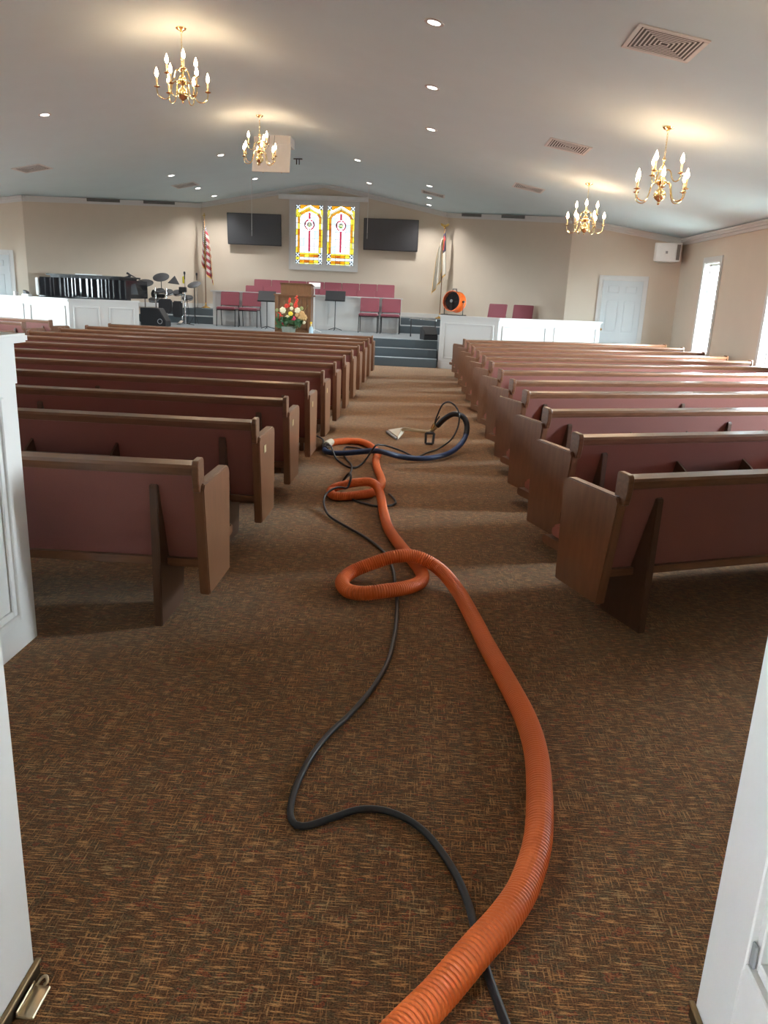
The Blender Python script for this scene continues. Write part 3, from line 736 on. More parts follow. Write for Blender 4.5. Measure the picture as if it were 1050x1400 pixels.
for li, (gx0, gx1) in enumerate(LX0):
    Wd = gx1-gx0; Ht = GZ1-GZ0
    came = MB()
    light = MB().box(gx0, gx1, .055, .06, GZ0-.004, GZ0).build('sill_bar', 'lead', sg); light.name = 'leaded_light'
    def cell(poly, mat, d=.004, plane=.05, thick=.006):
        poly, ins = inset(poly, d)
        P0 = [(gx0+u, GZ0+v) for u, v in poly]; P1 = [(gx0+u, GZ0+v) for u, v in ins]; n = len(P0)
        MB().prism(P1, plane, plane+thick, 'y').build('pane', mat, light)
        vs_ = [(p[0], y, p[1]) for y in (plane-.004, plane+thick+.004) for p in P0] + [(p[0], y, p[1]) for y in (plane-.004, plane+thick+.004) for p in P1]
        fs = []
        for i in range(n):
            j = (i+1) % n
            fs += [(i, j, 2*n+j, 2*n+i), (n+i, 3*n+i, 3*n+j, n+j), (2*n+i, 2*n+j, 3*n+j, 3*n+i), (i, n+i, n+j, j)]
        came.add(vs_, fs)
    bw = .055; cs = .115
    yl = lambda: rg.choice(['glass_yellow', 'glass_yellow', 'glass_cream', 'glass_white'])
    am = lambda: rg.choice(['glass_amber', 'glass_amber', 'glass_rust', 'glass_yellow'])
    wh = lambda: rg.choice(['glass_white', 'glass_white', 'glass_white', 'glass_white', 'glass_white', 'glass_pink', 'glass_sky'])
    def corner(u0, v0):
        u1, v1 = u0+cs, v0+cs; cu, cv = u0+cs/2, v0+cs/2; q = .022
        for sx_, sz_ in ((0, 0), (1, 0), (0, 1), (1, 1)): pass
        for a_, b2, mname in (((u0, v0), (u1, v0), 'glass_navy'), ((u1, v0), (u1, v1), 'glass_sky'), ((u1, v1), (u0, v1), 'glass_navy'), ((u0, v1), (u0, v0), 'glass_navy')):
            m1 = ((a_[0]+b2[0])/2, (a_[1]+b2[1])/2)
            cell([(a_[0]*.78+b2[0]*.22, a_[1]*.78+b2[1]*.22), (a_[0]*.22+b2[0]*.78, a_[1]*.22+b2[1]*.78), (cu*.75+m1[0]*.25, cv*.75+m1[1]*.25)], 'glass_navy', .003)
        star = []
        for i in range(4):
            a_ = [(u0, v0), (u1, v0), (u1, v1), (u0, v1)]; p = a_[i]; nx = a_[(i+1) % 4]
            pv = a_[i-1]
            star += [(p[0]*.78+pv[0]*.22, p[1]*.78+pv[1]*.22), p, (p[0]*.78+nx[0]*.22, p[1]*.78+nx[1]*.22), ((cu*.75+(p[0]+nx[0])/2*.25), (cv*.75+(p[1]+nx[1])/2*.25))]
        cell(star, 'glass_white', .002)
    for (u0, v0) in ((0, 0), (Wd-cs, 0), (0, .19), (Wd-cs, .19), (0, Ht-cs), (Wd-cs, Ht-cs)): corner(u0, v0)
    # foot: two amber bars with a white bar between
    n4 = [cs + (Wd-2*cs)*i/4 for i in range(5)]
    for i in range(4):
        cell([(n4[i], .0), (n4[i+1], .0), (n4[i+1], .035), (n4[i], .035)], 'glass_cream' if i % 2 else 'glass_yellow', .002)
        cell([(n4[i], .035), (n4[i+1], .035), (n4[i+1], cs), (n4[i], cs)], am())
        cell([(n4[i], cs), (n4[i+1], cs), (n4[i+1], .19), (n4[i], .19)], 'glass_white')
        cell([(n4[i], .19), (n4[i+1], .19), (n4[i+1], .265), (n4[i], .265)], am())
        cell([(n4[i], .265), (n4[i+1], .265), (n4[i+1], .305), (n4[i], .305)], 'glass_yellow', .002)
    cell([(0, cs), (cs, cs), (cs, .19), (0, .19)], 'glass_yellow'); cell([(Wd-cs, cs), (Wd, cs), (Wd, .19), (Wd-cs, .19)], 'glass_white')
    # upright borders, outer yellow and inner amber
    vtop = 1.27; nv = 6; vv = [.305 + (vtop-.305)*i/nv for i in range(nv+1)]
    for i in range(nv):
        for mir in (0, 1):
            f_ = (lambda u: Wd-u) if mir else (lambda u: u)
            cell([(f_(0), vv[i]), (f_(bw), vv[i]), (f_(bw), vv[i+1]), (f_(0), vv[i+1])], yl())
            cell([(f_(bw), vv[i]), (f_(cs), vv[i]), (f_(cs), vv[i+1]), (f_(bw), vv[i+1])], am())
    # pointed arch: outer yellow chevron, inner amber chevron
    ap = Ht-.015; c2 = Wd/2
    def arch(o, vt, apx): return [(o, vt), (o+(c2-o)*.18, vt+(apx-vt)*.42), (c2, apx)]
    A0 = arch(0, vtop, ap); A1 = arch(bw, vtop-.0, ap-.075); A2 = arch(cs, vtop-.0, ap-.16)
    for mir in (0, 1):
        f_ = (lambda p: (Wd-p[0], p[1])) if mir else (lambda p: p)
        for Q0, Q1, mt in ((A0, A1, yl), (A1, A2, am)):
            for i in range(2): cell([f_(Q0[i]), f_(Q1[i]), f_(Q1[i+1]), f_(Q0[i+1])], mt())
        cell([f_((0, vtop)), f_(A0[1]), f_((cs*.98, Ht-cs)), f_((0, Ht-cs))], 'glass_yellow')
        cell([f_((cs, Ht-cs+.0)), f_((A0[1][0]+.06, A0[1][1]+.055)), f_((c2-.02, ap-.004)), f_((c2-.02, Ht)), f_((cs, Ht))], 'glass_amber')
    cell([(c2-.02, ap-.006), (c2, ap), (c2+.02, ap-.006), (c2+.02, Ht), (c2-.02, Ht)], 'glass_yellow', .002)
    # clear centre in a loose grid, split by the red bar
    rb = .022
    rows_ = [.305, .50, .70, .90, 1.10, 1.27]
    cols_ = [cs, cs+(c2-rb-cs)*.5, c2-rb]
    MR_ = .145; mz = 1.075
    def clip(u, v):   # keep clear panes outside the medallion
        d_ = math.hypot(u-c2, v-mz)
        if d_ < MR_: k_ = MR_/max(d_, 1e-4); return (c2+(u-c2)*k_, mz+(v-mz)*k_)
        return (u, v)
    for mir in (0, 1):
        f_ = (lambda p: (Wd-p[0], p[1])) if mir else (lambda p: p)
        for i in range(2):
            for j in range(5):
                u0, u1, v0, v1 = cols_[i], cols_[i+1], rows_[j], rows_[j+1]
                cr_ = [(u0, v0), (u1, v0), (u1, v1), (u0, v1)]; pts_ = [clip(cr_[e_][0]+(cr_[(e_+1) % 4][0]-cr_[e_][0])*q_/5, cr_[e_][1]+(cr_[(e_+1) % 4][1]-cr_[e_][1])*q_/5) for e_ in range(4) for q_ in range(5)]
                cell([f_(p) for p in pts_], wh(), .002)
        cell([f_((cs, 1.27)), f_((c2-rb, 1.27)), f_((c2-rb, ap-.175)), f_(A2[1])], wh(), .002)
    cell([(c2-rb, .35), (c2+rb, .35), (c2+rb, mz-MR_), (c2-rb, mz-MR_)], 'glass_red', .002)
    cell([(c2-rb, .305), (c2+rb, .305), (c2+rb, .35), (c2-rb, .35)], 'glass_white', .002)
    cell([(c2-rb, mz+MR_), (c2+rb, mz+MR_), (c2+rb, ap-.19), (c2, ap-.16), (c2-rb, ap-.19)], 'glass_red', .002)
    # medallion: red ring, grey ground, a simple mark in front
    seg = 16
    for i in range(seg):
        a0, a1 = 2*PI*i/seg, 2*PI*(i+1)/seg
        Pp = lambda r, a: (c2+r*math.cos(a), mz+r*math.sin(a))
        cell([Pp(.100, a0), Pp(MR_, a0), Pp(MR_, a1), Pp(.100, a1)], 'glass_red', .0008)
    disc = [(c2+.095*math.cos(2*PI*i/16), mz+.095*math.sin(2*PI*i/16)) for i in range(16)]
    if li == 0:
        lo = [p for p in disc]
        cell([(c2-.05, mz-.075), (c2-.022, mz-.075), (c2, mz+.03), (c2+.022, mz-.075), (c2+.05, mz-.075), (c2, mz+.085)], 'glass_cream', .001)
        cell([(c2-.022, mz-.075), (c2+.022, mz-.075), (c2, mz+.03)], 'glass_green', .001)
        for s in (1, -1): cell([(c2+s*.05, mz-.075), (c2+s*.09, mz-.02), (c2+s*.092, mz+.02), (c2+s*.065, mz+.065), (c2, mz+.088)], 'glass_grey', .001)
    else:
        cell([(c2-.09, mz), (c2-.06, mz-.07), (c2, mz-.093), (c2+.06, mz-.07), (c2+.02, mz-.02)], 'glass_green', .001)
        cell([(c2-.09, mz), (c2+.02, mz-.02), (c2+.06, mz-.07), (c2+.09, mz), (c2+.02, mz+.03)], 'glass_cream', .001)
        cell([(c2-.09, mz), (c2+.02, mz+.03), (c2+.09, mz), (c2+.06, mz+.07), (c2, mz+.093), (c2-.06, mz+.07)], 'glass_grey', .001)
    came.build('lead_came', 'lead', light)
portal(((gx0+LX0[0][0])/2, YF+.19, (GZ0+GZ1)/2), (-PI/2, 0, 0), 1.75, 1.64)

# screen case above the window
sc_ = thing('projection_screen_case', 'long pale roller screen case fixed under the gable above the stained glass', 'screen case', (XC, YF, 4.06))
MB().box(-1.27, 1.27, -.16, -.03, -.045, .065).build('case', 'vent_metal', sc_, bevel=.015)
MB().box(-1.25, 1.25, -.11, -.08, -.06, -.045).build('screen_edge', 'plastic_white', sc_)
for x in (-1.27, 1.25): MB().box(x, x+.02, -.17, 0, -.055, .08).build('end_bracket', 'vent_metal', sc_)

# wall mounted screens
for x0, x1, lab in ((-5.78, -4.23, 'large black flat screen on the wall left of the stained glass'), (-1.88, -.33, 'large black flat screen on the wall right of the stained glass')):
    tv = thing('television', lab, 'television', ((x0+x1)/2, YF, 3.17), 0, 'wall mounted screens')
    M = Matrix.Rotation(math.radians(7), 4, 'X'); w = (x1-x0)/2; hh = .425
    MB().box(-w, w, -.20, -.15, -hh, hh, M).build('bezel', 'black_plastic', tv, bevel=.006)
    MB().box(-w+.02, w-.02, -.203, -.198, -hh+.025, hh-.015, M).build('screen', 'tv_screen', tv)
    MB().box(-.25, .25, -.15, -.01, -.06, .06).box(-.30, .30, -.03, 0, -.2, .2).build('wall_mount', 'black_metal', tv)

# ------------------------------------------------------------------ chandeliers
def chandelier_proto():
    root = thing('chandelier', 'x', 'chandelier')
    MB().lathe([(.002, .0), (.062, -.0), (.066, -.008), (.05, -.022), (.018, -.034), (.012, -.05), (.004, -.055)], 20).build('canopy', 'bright_brass', root, smooth=True)
    cn = MB(); z = -.05
    for i in range(9):
        cn.ring(.010, .0022, (0, 0, 0), 10, 6, Matrix.Translation((0, 0, z-.012)) @ Matrix.Rotation(PI/2*(i % 2), 4, 'Z') @ Matrix.Rotation(PI/2, 4, 'X') @ Matrix.Diagonal((.8, 1.6, 1, 1))); z -= .0265
    cn.build('chain', 'bright_brass', root, smooth=True)
    MB().ring(.014, .003, (0, 0, -.297), 12, 6, Matrix.Translation((0, 0, -.297)) @ Matrix.Rotation(PI/2, 4, 'X') @ Matrix.Translation((0, 0, .297))).build('top_loop', 'bright_brass', root, smooth=True)
    prof = [(.004, -.31), (.014, -.315), (.020, -.33), (.010, -.345), (.009, -.39), (.022, -.405), (.034, -.425), (.030, -.445), (.012, -.46), (.012, -.49), (.030, -.51), (.046, -.54), (.048, -.565), (.030, -.59), (.014, -.61), (.018, -.63), (.045, -.655), (.066, -.69), (.068, -.715), (.050, -.745), (.022, -.765), (.010, -.775), (.014, -.79), (.004, -.805)]
    MB().lathe(prof, 20).build('column', 'bright_brass', root, smooth=True)
    pan = MB().lathe([(.002, 0), (.012, .002), (.036, .010), (.038, .013), (.02, .012), (.014, .03), (.004, .031)], 14).mesh('drip_pan', 'bright_brass', True)
    cand = MB().lathe([(.011, .02), (.0115, .115), (.009, .118)], 10).mesh('candle', 'candle', True)
    bulb = MB().lathe([(.007, .116), (.019, .133), (.0225, .152), (.0165, .178), (.008, .203), (.002, .220)], 10).mesh('bulb', 'bulb', True)
    def arm(a, path):
        ca, sa = math.cos(a), math.sin(a)
        P = [(x*ca, x*sa, z) for x, z in path]
        ar = MB().tube(spline([(p[0], p[1], p[2]) for p in P], 5), .0065, 8).build('arm', 'bright_brass', root, smooth=True)
        e = P[-1]
        for nm, me in (('drip_pan', pan), ('candle', cand), ('bulb', bulb)): inst(nm, me, ar, e)
    for i in range(6): arm(2*PI*i/6+.35, [(.03, -.60), (.07, -.57), (.115, -.60), (.135, -.68), (.165, -.755), (.22, -.775), (.28, -.745), (.295, -.69), (.295, -.665)])
    for i in range(3): arm(2*PI*i/3+.9, [(.02, -.46), (.05, -.435), (.085, -.455), (.105, -.52), (.135, -.555), (.175, -.545), (.195, -.505), (.195, -.485)])
    return root
CH = [((XC, 10.07), 'brass candle chandelier hanging nearest on the ridge at upper left'), ((XC-.02, 14.57), 'smaller looking brass chandelier on the ridge in front of the white hatch board'), ((2.56, 9.46), 'brass candle chandelier hanging nearest on the right ceiling slope'), ((2.57, 13.8), 'farther brass chandelier on the right ceiling slope above the white door'), ((2.56, 5.1), 'brass chandelier on the right slope near the rear wall, beyond the frame'), ((XC, 5.57), 'brass chandelier on the ridge near the rear wall, beyond the frame')]
c0 = chandelier_proto()
for i, ((x, y), lab) in enumerate(CH):
    loc = (x, y, zc(x)-SL*RW/2 if x < 0 else zc(x)+.002)
    if i == 0: c0.location = loc; tag(c0, lab, None, 'brass chandeliers')
    else: copy_tree(c0, loc, .5*i, lab, 'brass chandeliers')

# ------------------------------------------------------------------ recessed lamps, vents and other ceiling things
def slope_M(x, y):
    s = 1 if x > XC else -1
    return Matrix.Translation((x, y, zc(x))) @ Matrix.Rotation(math.atan(SL)*s, 4, 'Y')
CANS = [(-.07, 7.96, 'nearest recessed ceiling light above the aisle'), (-.07, 10.22, 'second recessed ceiling light above the aisle'), (-.07, 12.6, 'third recessed ceiling light above the aisle'), (-5.96, 12.61, 'lone recessed light on the left ceiling slope'),
        (-4.5, 17.43, 'recessed light left of the far chandelier'), (-1.6, 17.43, 'recessed light on the right slope above the pulpit side'),
        (-5.97, 18.67, 'recessed light above the drums, nearest of its three'), (-5.97, 20.8, 'recessed light above the drums, middle of its three'), (-5.97, 22.35, 'recessed light next to the striped flag wall'),
        (-4.5, 20.8, 'recessed light under the far chandelier'), (-1.6, 20.8, 'recessed light just right of the gable peak'),
        (-.07, 18.67, 'recessed light above the steps, highest of its three'), (-.07, 20.8, 'recessed light above the steps, middle of its three'), (-.07, 22.35, 'recessed light above the white flag'),
        (-5.96, 10.22, 'recessed light on the left slope beyond the frame'), (-5.96, 7.96, 'recessed light on the left slope nearest the rear wall')]
trim_me = MB().lathe([(.060, -.006), (.092, -.006), (.095, .0), (.060, .0)], 24, None, False).mesh('trim_ring', 'white_paint', True)
lens_me = MB().lathe([(.001, -.004), (.060, -.004), (.060, .002), (.001, .002)], 24).mesh('lens', 'can_lens')
for x, y, lab in CANS:
    root = thing('recessed_light', lab, 'ceiling light', (0, 0, 0), 0, 'recessed ceiling lights')
    root.matrix_world = slope_M(x, y)
    inst('trim_ring', trim_me, root); inst('lens', lens_me, root)
    l = bpy.data.lights.new('recessed_lamp', 'SPOT'); l.energy = CAN_W; l.spot_size = math.radians(130); l.spot_blend = .9; l.color = (1, .98, .95); l.shadow_soft_size = .05
    lo = bpy.data.objects.new('recessed_lamp', l); COL.objects.link(lo); lo.location = (x, y, zc(x)-.03)
def diffuser(x, y, lab, w=.29):
    root = thing('air_vent', lab, 'air vent', (0, 0, 0), 0, 'square ceiling vents'); root.matrix_world = slope_M(x, y)
    fr = MB()
    for a, b_, c, d in ((-w, w, -w, -w+.04), (-w, w, w-.04, w), (-w, -w+.04, -w+.04, w-.04), (w-.04, w, -w+.04, w-.04)): fr.box(a, b_, c, d, -.010, 0)
    fr.build('frame', 'vent_metal', root, bevel=.004, seg=1)
    MB().box(-w+.03, w-.03, -w+.03, w-.03, -.004, .001).build('backing', 'vent_gap', root)
    q = w-.052
    while q > .03:
        r = MB(); t_ = .013
        for a, b_, c, d in ((-q, q, -q, -q+t_), (-q, q, q-t_, q), (-q, -q+t_, -q+t_, q-t_), (q-t_, q, -q+t_, q-t_)): r.box(a, b_, c, d, -.0068, -.0052)
        r.build('louvre', 'vent_metal', root); q -= .033
for x, y, lab in ((1.81, 7.13, 'large square louvred ceiling vent nearest at upper right'), (1.81, 11.55, 'square ceiling vent left of the right chandeliers'), (1.80, 15.7, 'square ceiling vent near the far right chandelier'), (.02, 19.87, 'square ceiling vent between the lamps above the white flag'), (-7.79, 15.8, 'square ceiling vent at the far left above the piano'), (-6.08, 20.12, 'square ceiling vent above the drum kit')):
    diffuser(x, y, lab)
def slot_vent(M, t0, t1, A, dx, lab):
    root = thing('slot_vent', lab, 'air vent', (0, 0, 0), 0, 'slot vents along the crown moulding')
    z0, z1 = zc(A[0]+dx*t0), zc(A[0]+dx*t1)
    mb = MB(); vs_ = []
    for tv, z in ((t0, z0), (t1, z1)):
        for yy, zz in ((-.125, -.075), (-.105, -.075), (-.105, -.004), (-.125, -.004)): vs_.append(M @ Vector((tv, yy, z+zz)))
    mb.add(vs_, [(0, 1, 2, 3), (7, 6, 5, 4), (0, 4, 5, 1), (1, 5, 6, 2), (2, 6, 7, 3), (3, 7, 4, 0)]); mb.build('grille', 'slot_metal', root)
    for q in (-.058, -.040, -.022):
        b2 = MB(); vs_ = []
        for tv, z in ((t0+.02, z0), (t1-.02, z1)):
            for yy, zz in ((-.129, q-.005), (-.124, q-.005), (-.124, q), (-.129, q)): vs_.append(M @ Vector((tv, yy, z+zz)))
        b2.add(vs_, [(0, 1, 2, 3), (7, 6, 5, 4), (0, 4, 5, 1), (1, 5, 6, 2), (2, 6, 7, 3), (3, 7, 4, 0)]); b2.build('slat', 'vent_dark', root)
dxa = (CORN_R[0]-DW_R[0][0])/LAR; dxl = (DW_L[1][0]-CORN_L[0])/LAL
slot_vent(MAR, 1.75, 2.75, DW_R[0], dxa, 'dark slot vent on the right angled wall, nearer the door')
slot_vent(MAR, 3.75, 4.75, DW_R[0], dxa, 'dark slot vent on the right angled wall, nearer the flag')
slot_vent(MAL, 1.15, 2.25, CORN_L, dxl, 'dark slot vent on the left angled wall, nearer the flag')
slot_vent(MAL, 3.05, 4.05, CORN_L, dxl, 'dark slot vent on the left angled wall, nearer the left door')

# projector lift: open hatch box with a hanging board
pj = thing('projector_hatch', 'open white ceiling hatch with a hanging board behind the far chandelier', 'hatch', (-3.18, 16.3, 4.40))
MB().box(-.36, .36, -.03, 0, -.16, .06).box(-.36, -.32, 0, .42, -.16, .02).box(.32, .36, 0, .42, -.16, .02).box(-.36, .36, .42, .45, -.16, .03).build('hatch_box', 'plastic_white', pj)
MB().box(-.31, .31, .01, .41, -.02, .0).build('opening', 'vent_dark', pj)
MB().box(-.22, .22, .06, .36, -.13, -.03).build('projector', 'plastic_grey', pj, bevel=.01)
MB().box(-.37, .37, -.012, .012, -.54, 0, Matrix.Translation((0, -.03, -.15)) @ Matrix.Rotation(math.radians(-14), 4, 'X')).build('board', 'plastic_white', pj, bevel=.004, seg=1)
for x in (-.20, .17): MB().lathe([(.001, 0), (.014, 0), (.014, .006), (.001, .006)], 10, Matrix.Translation((x, .075, -.64)) @ Matrix.Rotation(PI/2, 4, 'X')).build('screw', 'brass', pj)
for x in (-.05, .05): MB().tube([(x, -.02, .05), (x-.01, -.06, -.2), (x, .03, -.4)], .004, 6).build('cable', 'black_plastic', pj)
cbk = thing('ceiling_bracket', 'small dark bracket on the ridge right of the hatch board', 'bracket', (-3.1, 18.9, ZAP-SL*RW/2))
MB().box(-.10, .10, -.03, .03, -.02, 0).build('plate', 'black_metal', cbk)
for x in (-.03, .03): MB().tube([(x, 0, -.01), (x, 0, -.13)], .012, 8).build('rod', 'black_metal', cbk)
for x, y, zb, lab in ((-4.5, 20.4, 2.80, 'choir microphone on a white wire before the left screen'), (-1.58, 20.45, 2.85, 'choir microphone on a white wire before the right screen')):
    mc = thing('hanging_microphone', lab, 'microphone', (x, y, zc(x)), 0, 'hanging choir microphones')
    MB().tube([(0, 0, .0), (0, 0, zb+.12-zc(x))], .006, 6).build('wire', 'plastic_white', mc)
    MB().lathe([(.006, 0), (.013, -.02), (.014, -.10), (.009, -.13), (.002, -.135)], 10, Matrix.Translation((0, 0, zb+.13-zc(x)))).build('capsule', 'plastic_grey', mc, smooth=True)

# wall speaker in the right corner
sp_ = thing('wall_speaker', 'white loudspeaker with a dark side grille in the upper right corner', 'loudspeaker', (4.90, 17.03, 2.42), math.radians(-10))
MB().prism([(-.26, -.16), (.27, -.16), (.22, .30), (-.14, .38)], 0, .36, 'z').build('cabinet', 'plastic_white', sp_, bevel=.01)
MB().box(-.22, .17, -.168, -.158, .02, .34).build('front_cover', 'plastic_white', sp_, bevel=.003, seg=1)
MB().box(.18, .245, -.17, -.158, .03, .33).build('grille', 'slot_metal', sp_)
MB().box(-.035, .01, -.172, -.167, .15, .20).build('badge', 'plastic_grey', sp_)
MB().box(-.05, .05, .25, .38, .12, .24).build('bracket', 'plastic_white', sp_)

# ------------------------------------------------------------------ chairs
def chair_proto():
    root = thing('stacking_chair', 'x', 'chair')
    w = .245
    MB().box(-w, w, -.25, .22, .42, .485).build('seat', 'chair_fabric', root, bevel=.02)
    MB().prism([(.20, .52), (.245, .52), (.305, .86), (.265, .865)], -w, w, 'x').build('backrest', 'chair_fabric', root, bevel=.012)
    for s in (-1, 1):
        MB().tube([(s*(w-.01), -.20, .43), (s*(w-.005), -.235, .0)], .011, 8).build('leg', 'black_metal', root)
        MB().tube([(s*(w-.01), .20, .43), (s*(w-.005), .29, .0)], .011, 8).build('leg', 'black_metal', root)
        MB().tube([(s*(w-.01), -.20, .425), (s*(w-.01), .20, .425), (s*(w-.01), .26, .60)], .011, 8).build('side_frame', 'black_metal', root)
    MB().tube([(-w+.01, -.21, .41), (w-.01, -.21, .41)], .009, 8).build('crossbar', 'black_metal', root)
    return root
p0 = chair_proto(); first = [True]
def chair(loc, rz, label, group):
    if first[0]:
        first[0] = False; p0.location = loc; p0.rotation_euler = (0, 0, rz); tag(p0, label, None, group); return p0
    return copy_tree(p0, loc, rz, label, group)
for x, lab in ((-5.13, 'maroon chair at the left end of the stage'), (-4.56, 'maroon chair on the stage, second from the left, beside the pulpit'), (-1.46, 'maroon chair right of the black music stand on the stage'), (-.90, 'maroon chair at the right end of the stage row')):
    chair((x, 20.38, ZS), 0, lab, 'chairs on the stage')
for i in range(8):
    chair((-4.72+.51*i, 21.45, .74), 0, '%s maroon chair from the left in the front choir row' % ORD[i], 'front choir row')
for i in range(8):
    chair((-4.70+.505*i, 22.45, .925), 0, '%s maroon chair from the left in the rear choir row' % ORD[i], 'rear choir row')
chair((1.52, 18.55, ZS), math.radians(-38), 'maroon chair behind the right half wall, next to the fan', 'chairs behind the right half wall')
chair((2.20, 18.80, ZS), math.radians(-25), 'maroon chair behind the right half wall, farther from the fan', 'chairs behind the right half wall')

# ------------------------------------------------------------------ pulpit and what stands by it
pu = thing('pulpit', 'brown wooden pulpit with vertical boards and a raised desk top', 'pulpit', (-3.07, 18.45, ZS))
MB().box(-.42, .42, -.22, .30, .0, .07).build('plinth', 'pulpit_wood', pu, bevel=.006)
MB().box(-.40, .40, -.20, .28, .07, .84).build('body', 'pulpit_wood', pu)
for i in range(5):
    x = -.32+i*.13; MB().box(x, x+.122, -.212, -.20, .12, .80).build('board', 'pulpit_wood', pu, bevel=.004, seg=1)
for x in (-.42, .335): MB().box(x, x+.085, -.225, -.20, .07, .84).build('pilaster', 'pulpit_wood', pu, bevel=.004, seg=1)
MB().box(-.445, .445, -.245, .31, .84, .875).build('ledge', 'pulpit_wood', pu, bevel=.006)
MB().prism([(-.18, .875), (.24, .875), (.24, 1.06), (-.18, 1.105)], -.29, .41, 'x').build('desk', 'pulpit_wood', pu, bevel=.006)
MB().prism([(-.20, 1.108), (.26, 1.062), (.26, 1.082), (-.20, 1.128)], -.31, .43, 'x').build('desk_top', 'pulpit_wood', pu, bevel=.004)

fa = thing('flower_arrangement', 'large red, cream and pink flower arrangement in front of the pulpit', 'flowers', (-3.12, 17.99, ZS))
MB().lathe([(.02, 0), (.13, .0), (.15, .02), (.165, .14), (.175, .165), (.16, .165), (.15, .13), (.02, .12)], 20).build('vase', 'vase_glass', fa, smooth=True)
rf = random.Random(11)
leafm = MB().add([(0, 0, 0), (.035, .0, .06), (.03, .01, .15), (0, .02, .21), (-.03, .01, .15), (-.035, 0, .06), (0, .012, .1)], [(0, 1, 6), (1, 2, 6), (2, 3, 6), (3, 4, 6), (4, 5, 6), (5, 0, 6)]).mesh('leaf', 'leaf', True)
def flower(name, mat, x, z, r, y=-.06):
    mb = MB().sphere((0, 0, 0), r*.5, 8, 5)
    for ring_, (nn, rr, tz) in enumerate(((7, r*.62, .0), (5, r*.40, r*.3))):
        for i in range(nn):
            a = 2*PI*i/nn + ring_*.4
            mb.sphere((rr*math.cos(a), -tz*.8, rr*math.sin(a)), r*.42, 6, 4, (1, .7, 1))
    o = mb.build(name, mat, fa, smooth=True); o.location = (x, y, z)
    MB().tube([(x*.25, 0, .12), (x*.6, -.01, z*.6), (x, y+.02, z)], .006, 6).build('stem', 'leaf', fa)
    return o
for nm, mt, x, z, r in (('cream_bloom', 'cream_flower', -.13, .52, .075), ('cream_bloom', 'cream_flower', .21, .53, .07), ('white_bloom', 'cream_flower', .07, .57, .045), ('yellow_bloom', 'yellow_flower', .05, .45, .055), ('cream_bloom', 'cream_flower', -.02, .36, .06),
                        ('red_bloom', 'gladiolus_red', -.22, .42, .055), ('red_bloom', 'gladiolus_red', -.17, .35, .06), ('pink_bloom', 'pink_flower', -.12, .27, .07), ('pink_bloom', 'pink_flower', .11, .34, .065), ('tan_bloom', 'tan_flower', .31, .46, .07), ('tan_bloom', 'tan_flower', .36, .38, .075), ('tan_bloom', 'tan_flower', .28, .37, .06), ('cream_bloom', 'cream_flower', .36, .27, .04), ('pink_bloom', 'pink_flower', -.20, .26, .055), ('red_bloom', 'gladiolus_red', -.05, .62, .05), ('red_bloom', 'gladiolus_red', .17, .63, .05), ('pale_bloom', 'pale_leaf', .30, .58, .045), ('pale_bloom', 'pale_leaf', -.26, .52, .04), ('tan_bloom', 'tan_flower', .20, .43, .05), ('pink_bloom', 'pink_flower', .02, .27, .05), ('pale_bloom', 'pale_leaf', .06, .66, .04)):
    flower(nm, mt, x, z, r)
for nm, x, z0, x1, z1 in (('gladiolus_spike', -.02, .30, .02, .82), ('gladiolus_spike', .10, .30, .20, .88), ('gladiolus_spike', -.06, .35, -.10, .74), ('gladiolus_spike', .20, .30, .44, .66)):
    sp2 = MB().tube([(x, 0, .12), (x, 0, z0), (x1, -.01, z1)], [.007, .006, .003], 6).build(nm, 'pale_leaf', fa)
    if x1 < .4 and x1 > -.1:
        for i in range(6):
            u = .62+i*.06; q = MB().sphere((0, 0, 0), .034*(1.25-u*.5), 7, 5); o = q.build('red_floret', 'gladiolus_red', sp2, smooth=True); o.location = (x+(x1-x)*u+rf.uniform(-.025, .025), -.03, z0+(z1-z0)*u)
for i in range(34):
    a = rf.uniform(-1.5, 1.5); o = inst('leaf', leafm, fa, (rf.uniform(-.26, .28), rf.uniform(-.10, .02), rf.uniform(.14, .30)))
    o.rotation_euler = (rf.uniform(.1, 1.0), a, rf.uniform(-.8, .8)); o.scale = (1.3, 1.3, rf.uniform(.7, 1.2))

bt = thing('spray_bottle', 'small blue spray bottle with a yellow trigger beside the pulpit', 'bottle', (-2.60, 17.98, ZS))
MB().lathe([(.005, 0), (.05, .0), (.052, .02), (.052, .13), (.040, .165), (.018, .20), (.017, .23), (.004, .231)], 14).build('bottle_body', 'bottle_blue', bt, smooth=True)
MB().box(-.018, .018, -.075, .02, .245, .29).box(-.008, .008, -.055, -.035, .19, .25).build('trigger_head', 'nozzle_yellow', bt, bevel=.004, seg=1)
MB().lathe([(.02, .225), (.022, .23), (.02, .25), (.004, .25)], 12).build('collar', 'plastic_white', bt)

def music_stand(loc, rz, zt, label, w=.26, deskmat='black_plastic', polemat='black_metal', tilt=-28):
    root = thing('music_stand', label, 'music stand', loc, rz)
    MB().tube([(0, 0, .02), (0, 0, zt)], .011, 8).build('pole', polemat, root)
    for i in range(3):
        a = 2*PI*i/3+.5; MB().tube([(0, 0, .07), (.2*math.cos(a), .2*math.sin(a), .012)], .009, 6).build('leg', polemat, root)
    M = Matrix.Translation((0, -.02, zt)) @ Matrix.Rotation(math.radians(tilt), 4, 'X')
    MB().box(-w, w, -.006, .006, -.12, .16, M).box(-w, w, -.055, .006, -.13, -.12, M).build('desk', deskmat, root, bevel=.003, seg=1)
    return root
music_stand((-2.36, 20.62, ZS), 0, .86, 'black music stand in front of the choir front, right of the pulpit')
music_stand((-3.98, 19.75, ZS), 0, .78, 'black music stand half hidden behind the left edge of the pulpit', .22)
